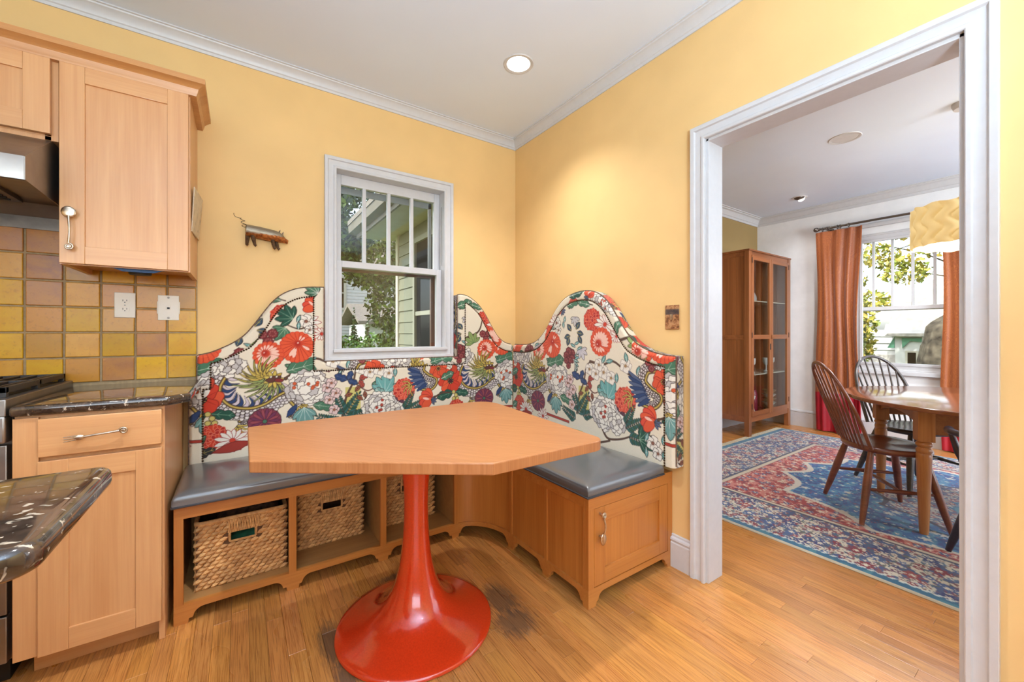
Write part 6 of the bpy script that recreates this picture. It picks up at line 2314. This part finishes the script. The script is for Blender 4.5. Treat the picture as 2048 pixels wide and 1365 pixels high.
# the wing of the house beside the kitchen window
wg = thing('house_wing', 'sage clapboard wing of the house with a white eave outside the kitchen window', 'house', (2.1, 4.0, -.65))
wx, wy0, wy1 = 1.75, 2.76, 5.36
B(wx + .03, 4.2, wy0, wy1, -.65, 2.55).build('wall', M['siding'], wg, smooth=0)
def siding_board(x, ya, yb, z, p, parent, mat):
    mb = MB()
    mb.prism([(x + .03, z), (x + .002, z), (x + .016, z + p), (x + .03, z + p)], 'y', ya, yb)
    return mb.build('siding_board', mat, parent, smooth=0)
z = -.60
while z < 2.44:
    siding_board(wx, wy0, 3.66, z, .145, wg, M['siding'])
    siding_board(wx, 4.68, wy1 - .07, z, .145, wg, M['siding'])
    if z < .45 or z > 2.26:
        siding_board(wx, 3.66, 4.68, z, .145, wg, M['siding'])
    z += .145
B(wx - .012, wx + .03, wy1 - .075, wy1 + .01, -.65, 2.46).build('corner_board', M['soffit'], wg, bevel=.003)
eave = MB()
eave.box(wx - .42, wx + .05, wy0, wy1 + .35, 2.455, 2.475)
eave.build('soffit', M['soffit'], wg, smooth=0)
B(wx - .44, wx - .415, wy0, wy1 + .36, 2.43, 2.60).build('fascia', M['guttermetal'], wg, bevel=.003)
MB().prism([(wx - .54, 2.60), (wx - .53, 2.50), (wx - .445, 2.48), (wx - .445, 2.60), (wx - .452, 2.60), (wx - .452, 2.49), (wx - .522, 2.51), (wx - .53, 2.60)], 'y', wy0, wy1 + .4).build('gutter', M['guttermetal'], wg, smooth=30)
MB().prism([(wx - .55, 2.60), (4.3, 4.2), (4.3, 4.28), (wx - .55, 2.66)], 'y', wy0, wy1 + .38).build('roof', M['roofing'], wg, smooth=0)
M['sagetrim'] = plain('sage_window_trim', (122, 122, 108), 0.6, var=0.03)
f = sweep(MB(), [(3.72, 2.22), (3.72, .55), (4.62, .55), (4.62, 2.22)][::-1], [(-.06, 0), (-.06, .03), (0, .03), (0, 0)], lambda y, z, t: (wx + .002 - t, y, z), closed=True).build('window', M['sagetrim'], wg, smooth=0)
B(wx + .004, wx + .008, 3.72, 4.62, .55, 2.22).build('pane', M['darkpane'], f, smooth=0)
B(wx - .016, wx + .006, 3.72, 4.62, 1.35, 1.40).build('meeting_rail', M['sagetrim'], f, bevel=.003)

# leafy things
def leafmat(name, c1, c2, c3):
    m, nt, b = newmat(name)
    g = nt.nodes.new('ShaderNodeNewGeometry')
    nt.links.new(ramp(nt, g.outputs['Random Per Island'], [(0.0, rgba(c1)), (0.5, rgba(c2)), (1.0, rgba(c3))]), b.inputs['Base Color'])
    b.inputs['Roughness'].default_value = 0.5
    b.inputs['Transmission Weight'].default_value = 0.0
    b.inputs['Subsurface Weight'].default_value = 0.0
    return m
M['leafdark'] = leafmat('dark_leaves', (34, 52, 20), (60, 86, 34), (120, 146, 64))
M['leafhedge'] = leafmat('hedge_leaves', (40, 74, 26), (66, 112, 40), (116, 156, 66))
M['leafgold'] = leafmat('turning_leaves', (112, 132, 50), (172, 168, 74), (206, 180, 92))
M['needle'] = leafmat('conifer_sprays', (36, 54, 30), (52, 76, 42), (76, 98, 56))
def leaves(name, parent, centres, n, size, mat, seed):
    """folded leaf blades scattered in soft clumps: (x,y,z,rx,ry,rz)"""
    r = np.random.default_rng(seed)
    c_ = np.array(centres, float)
    w = c_[:, 3] * c_[:, 4] * c_[:, 5]
    idx = r.choice(len(c_), n, p=w / w.sum())
    d = r.normal(size=(n, 3)); d /= np.linalg.norm(d, axis=1)[:, None]
    d *= r.uniform(.25, 1, (n, 1)) ** .5
    p = c_[idx, :3] + d * c_[idx, 3:6]
    a = r.normal(size=(n, 3)); a /= np.linalg.norm(a, axis=1)[:, None]
    b_ = np.cross(a, r.normal(size=(n, 3))); b_ /= np.linalg.norm(b_, axis=1)[:, None]
    nn = np.cross(a, b_)
    s = size * r.uniform(.7, 1.3, (n, 1))
    q0, q1, q2, q3 = p - a * s, p + b_ * s * .55 + nn * s * .18, p + a * s, p - b_ * s * .55 + nn * s * .18
    V = np.stack([q0, q1, q2, q3], 1).reshape(-1, 3)
    base = np.arange(n)[:, None] * 4
    F = np.concatenate([base + np.array([[0, 1, 2]]), base + np.array([[0, 2, 3]])])
    o = raw_mesh(name, V, F, mat, parent, smooth=False)
    o['kind'] = 'stuff'
    return o
def tree(name, label, base, height, clumps, n, size, mat, seed, tr=.16, limbs=5):
    t = thing(name, label, 'tree', base)
    r = random.Random(seed)
    b_ = Vector(base)
    mb = MB()
    mb.tube([b_, b_ + Vector((.06, .03, height * .35)), b_ + Vector((-.05, .08, height * .7)), b_ + Vector((.05, 0, height))], [tr, tr * .8, tr * .55, tr * .2], 9)
    for i in range(limbs):
        cl_ = Vector(clumps[i % len(clumps)][:3])
        s_ = b_ + Vector((0, 0, height * r.uniform(.4, .75)))
        mb.tube([s_, s_.lerp(cl_, .5) + Vector((0, 0, .15)), cl_], [tr * .4, tr * .25, tr * .08], 6)
    mb.build('trunk', M['trunk'], t)
    leaves('foliage', t, clumps, n, size, mat, seed)
    return t
tree('tree', 'dark leafy tree filling the upper left of the kitchen window view', (.25, 8.6, -.65), 4.2,
     [(.9, 7.6, 3.6, .55, .6, .7), (1.15, 7.2, 3.3, .5, .5, .6), (1.5, 7.4, 3.9, .6, .5, .6), (.95, 7.0, 2.6, .35, .4, .6), (.2, 7.9, 2.9, .8, .6, .8), (1.55, 8.3, 2.85, .5, .5, .4), (2.45, 8.2, 1.7, .42, .4, .55), (2.35, 8.3, 2.6, .7, .6, .6), (1.35, 8.2, 3.0, .7, .6, .6), (2.75, 8.6, 1.1, .35, .4, .35), (2.0, 8.2, 2.3, .4, .4, .3)], 13000, .055, M['leafdark'], 3)
hd = thing('hedge', 'low bright green hedge along the bottom of the kitchen window view', 'hedge', (3.2, 9.6, -.65))
leaves('foliage', hd, [(x_, 9.6 + .1 * math.sin(x_ * 3), .52 + .07 * math.sin(x_ * 5), .34, .4, .62) for x_ in np.arange(.6, 6.2, .34)], 9000, .05, M['leafhedge'], 6)
B(.6, 6.2, 9.4, 9.8, -.65, .5).build('stems', M['trunk'], hd, smooth=0)
for (cx_, cy_, h_, lab) in ((2.95, 13.2, 2.5, 'taller dark conifer beyond the hedge outside the kitchen window'), (3.42, 13.4, 2.25, 'shorter conifer to the right of the taller one beyond the hedge')):
    t = thing('conifer', lab, 'tree', (cx_, cy_, -.65))
    MB().tube([(cx_, cy_, -.65), (cx_, cy_, -.65 + h_ * .9)], [.07, .015], 7).build('trunk', M['trunk'], t)
    leaves('foliage', t, [(cx_, cy_, -.65 + h_ * u, .30 * (1.05 - u), .30 * (1.05 - u), h_ * .08) for u in np.linspace(.1, .97, 12)], 2600, .05, M['needle'], int(h_ * 10))
def house(name, label, x0, x1, y0, y1, zb, zt, face, mat, roofz, windows, pitch=.16, gap=1.0):
    t = thing(name, label, 'house', ((x0 + x1) / 2, (y0 + y1) / 2, zb))
    B(x0, x1, y0, y1, zb, zt).build('wall', mat, t, smooth=0)
    sb = MB()
    z = zb
    while z < zt - pitch * .5:
        if face == 'y':
            sb.prism([(y0 - .03, z), (y0 - .008, z + pitch), (y0 + .01, z + pitch), (y0 + .01, z)], 'x', x0 - .01, x1 + .01)
        else:
            sb.prism([(x0 - .03, z), (x0 - .008, z + pitch), (x0 + .01, z + pitch), (x0 + .01, z)], 'y', y0 - .01, y1 + .01)
        z += pitch
    sb.build('siding', mat, t, smooth=0, kind='stuff')
    if face == 'y':
        ym_ = (y0 + y1) / 2
        MB().prism([(y0 - .5, zt), (ym_, roofz), (y1 + .5, zt), (y1 + .5, zt + .12), (ym_, roofz + .14), (y0 - .5, zt + .12)], 'x', x0 - .4, x1 + .4).build('roof', M['roofing'], t, smooth=0)
    else:
        xm_ = (x0 + x1) / 2
        MB().prism([(x0 - .5, zt), (xm_, roofz), (x1 + .5, zt), (x1 + .5, zt + .12), (xm_, roofz + .14), (x0 - .5, zt + .12)], 'y', y0 - .4, y1 + .4).build('roof', M['roofing'], t, smooth=0)
    for (a, b_, za, zb_) in windows:
        if face == 'y':
            f = sweep(MB(), [(a, zb_), (a, za), (b_, za), (b_, zb_)], [(0, 0), (0, .08), (.12, .08), (.12, 0)], lambda x, z, t_: (x, y0 - .02 - t_, z), closed=True).build('window', M['soffit'], t, smooth=0)
            B(a, b_, y0 - .05, y0 - .035, za, zb_).build('pane', M['darkpane'], f, smooth=0)
            B(a, b_, y0 - .075, y0 - .04, (za + zb_) / 2 - .03, (za + zb_) / 2 + .03).build('sash_bar', M['soffit'], f, smooth=0)
            B((a + b_) / 2 - .025, (a + b_) / 2 + .025, y0 - .075, y0 - .04, za, zb_).build('sash_bar', M['soffit'], f, smooth=0)
        else:
            f = sweep(MB(), [(a, zb_), (a, za), (b_, za), (b_, zb_)], [(0, 0), (0, .08), (.12, .08), (.12, 0)], lambda y, z, t_: (x0 - .02 - t_, y, z), closed=True).build('window', M['soffit'], t, smooth=0)
            B(x0 - .05, x0 - .035, a, b_, za, zb_).build('pane', M['darkpane'], f, smooth=0)
            B(x0 - .075, x0 - .04, a, b_, (za + zb_) / 2 - .03, (za + zb_) / 2 + .03).build('sash_bar', M['soffit'], f, smooth=0)
    return t
house('house', 'white house far behind the hedge outside the kitchen window', 1.0, 10.5, 21.5, 29, -.65, 4.6, 'y', M['whitesiding'], 7.5, [(6.55, 7.35, .65, 1.75), (3.4, 4.3, 2.4, 3.9)])
# garage in front of it
house('garage', 'small white garage with a shallow roof beyond the conifers', 4.3, 7.4, 17.2, 20.2, -.65, 1.5, 'y', M['whitesiding'], 2.3, [(5.4, 6.0, .25, 1.05)])

# beyond the dining window
nh = thing('house', 'white clapboard house with a green trimmed dormer outside the dining window', 'house', (15, 1.8, -.65))
B(13.5, 20, -6, 9, -.65, 1.2).build('wall', M['whitesiding'], nh, smooth=0)
z = -.65
sb = MB()
while z < 1.15:
    sb.prism([(13.46, z), (13.49, z + .17), (13.52, z + .17), (13.52, z)], 'y', -6, 9)
    z += .17
sb.build('siding', M['whitesiding'], nh, smooth=0, kind='stuff')
M['paleshingle'] = plain('pale_shingle', (152, 148, 142), 0.85, var=0.12, vscale=9)
sl = MB()
zz, xx_ = .02, 13.05
for i in range(16):
    yl = 3.35 - .30 * max(0, zz - .5) - (.28 * max(0, zz - 1.3))
    sl.prism([(xx_, zz), (xx_ + .16, zz + .22), (xx_ + .16, zz + .185), (xx_, zz - .05)], 'y', -6.3, yl)
    xx_ += .14; zz += .19
sl.build('shingle_courses', M['paleshingle'], nh, smooth=0, kind='stuff')
B(12.85, 13.10, -6.3, 3.4, -.10, .02).build('gutter', M['soffit'], nh, smooth=0)
B(12.98, 13.9, 2.28, 2.74, .05, 1.06).build('dormer', M['whitesiding'], nh, smooth=0)
MB().prism([(2.10, 1.06), (2.90, 1.06), (2.84, 1.13), (2.16, 1.13)], 'x', 12.8, 13.9).build('dormer_roof', M['paleshingle'], nh, smooth=0)
MB().prism([(2.88, .78), (2.75, 1.05), (2.75, .78)], 'x', 12.97, 13.0).build('awning', M['awning'], nh, smooth=0)
MB().prism([(2.62, 1.02), (2.28, 1.02), (2.29, .93), (2.48, .95), (2.61, .78)], 'x', 12.94, 12.97).build('awning', M['awning'], nh, smooth=0)
f = B(12.955, 12.98, 2.34, 2.56, .35, .72).build('window', M['soffit'], nh, smooth=0)
B(12.95, 12.957, 2.38, 2.52, .39, .68).build('pane', M['darkpane'], f, smooth=0)
tk = thing('leaning_tree', 'thick broken tree trunk with rough grey bark at the right of the dining window view', 'tree', (9.0, 1.05, -.65))
M['greybark'] = plain('grey_rough_bark', (74, 68, 58), 0.95, var=0.85, vscale=9, bumps=0.9, bscale=24)
r_ = random.Random(12)
ringn, lev = 30, 22
vs, fs = [], []
for i in range(lev):
    u = i / (lev - 1)
    zc = -.65 + 2.08 * u
    rad = .46 + .50 * (1 - u) ** 1.3
    if u > .93:
        rad *= (.55 if u > .97 else .85)
    for j in range(ringn):
        a = 2 * math.pi * j / ringn
        q = rad * (1 + .06 * math.sin(5 * a + 3 * u) + .04 * math.sin(11 * a - 9 * u) + r_.uniform(-.025, .025))
        vs.append((9.0 + q * math.cos(a), 1.06 + q * math.sin(a), zc + r_.uniform(-.02, .02)))
for i in range(lev - 1):
    for j in range(ringn):
        l = (j + 1) % ringn
        fs.append((i * ringn + j, i * ringn + l, (i + 1) * ringn + l, (i + 1) * ringn + j))
fs.append(tuple((lev - 1) * ringn + j for j in range(ringn)))
mb = MB(); mb.add(vs, fs); mb.build('bark', M['greybark'], tk, smooth=70)
tree('tree', 'yellow green shrubby tree low at the left of the dining window view', (10.5, 3.1, -.65), 1.9,
     [(10.2, 2.85, 1.35, .5, .45, .45), (10.5, 2.9, .85, .5, .4, .4), (10.4, 3.3, 1.7, .5, .5, .4), (10.3, 2.55, 1.75, .35, .35, .25)], 2400, .06, M['leafgold'], 15, .08, 3)
tree('tree', 'tall thin leaved tree whose sprays cross the upper dining window', (11.4, .95, -.65), 5.0,
     [(10.6, 2.9, 3.1, .35, .3, .3), (10.6, 2.5, 2.7, .4, .35, .25), (10.6, 2.1, 3.2, .4, .4, .25), (10.6, 2.1, 2.35, .45, .4, .28), (10.6, 1.75, 2.75, .35, .3, .22), (10.6, 1.3, 3.05, .4, .35, .2), (10.6, 2.95, 2.25, .3, .3, .25), (10.6, 1.15, 2.35, .25, .25, .2), (10.6, 2.3, 3.7, .6, .5, .3), (10.6, 1.55, 3.7, .5, .4, .3), (10.6, .95, 2.7, .25, .25, .3)], 2600, .055, M['leafgold'], 25, .05, 5)
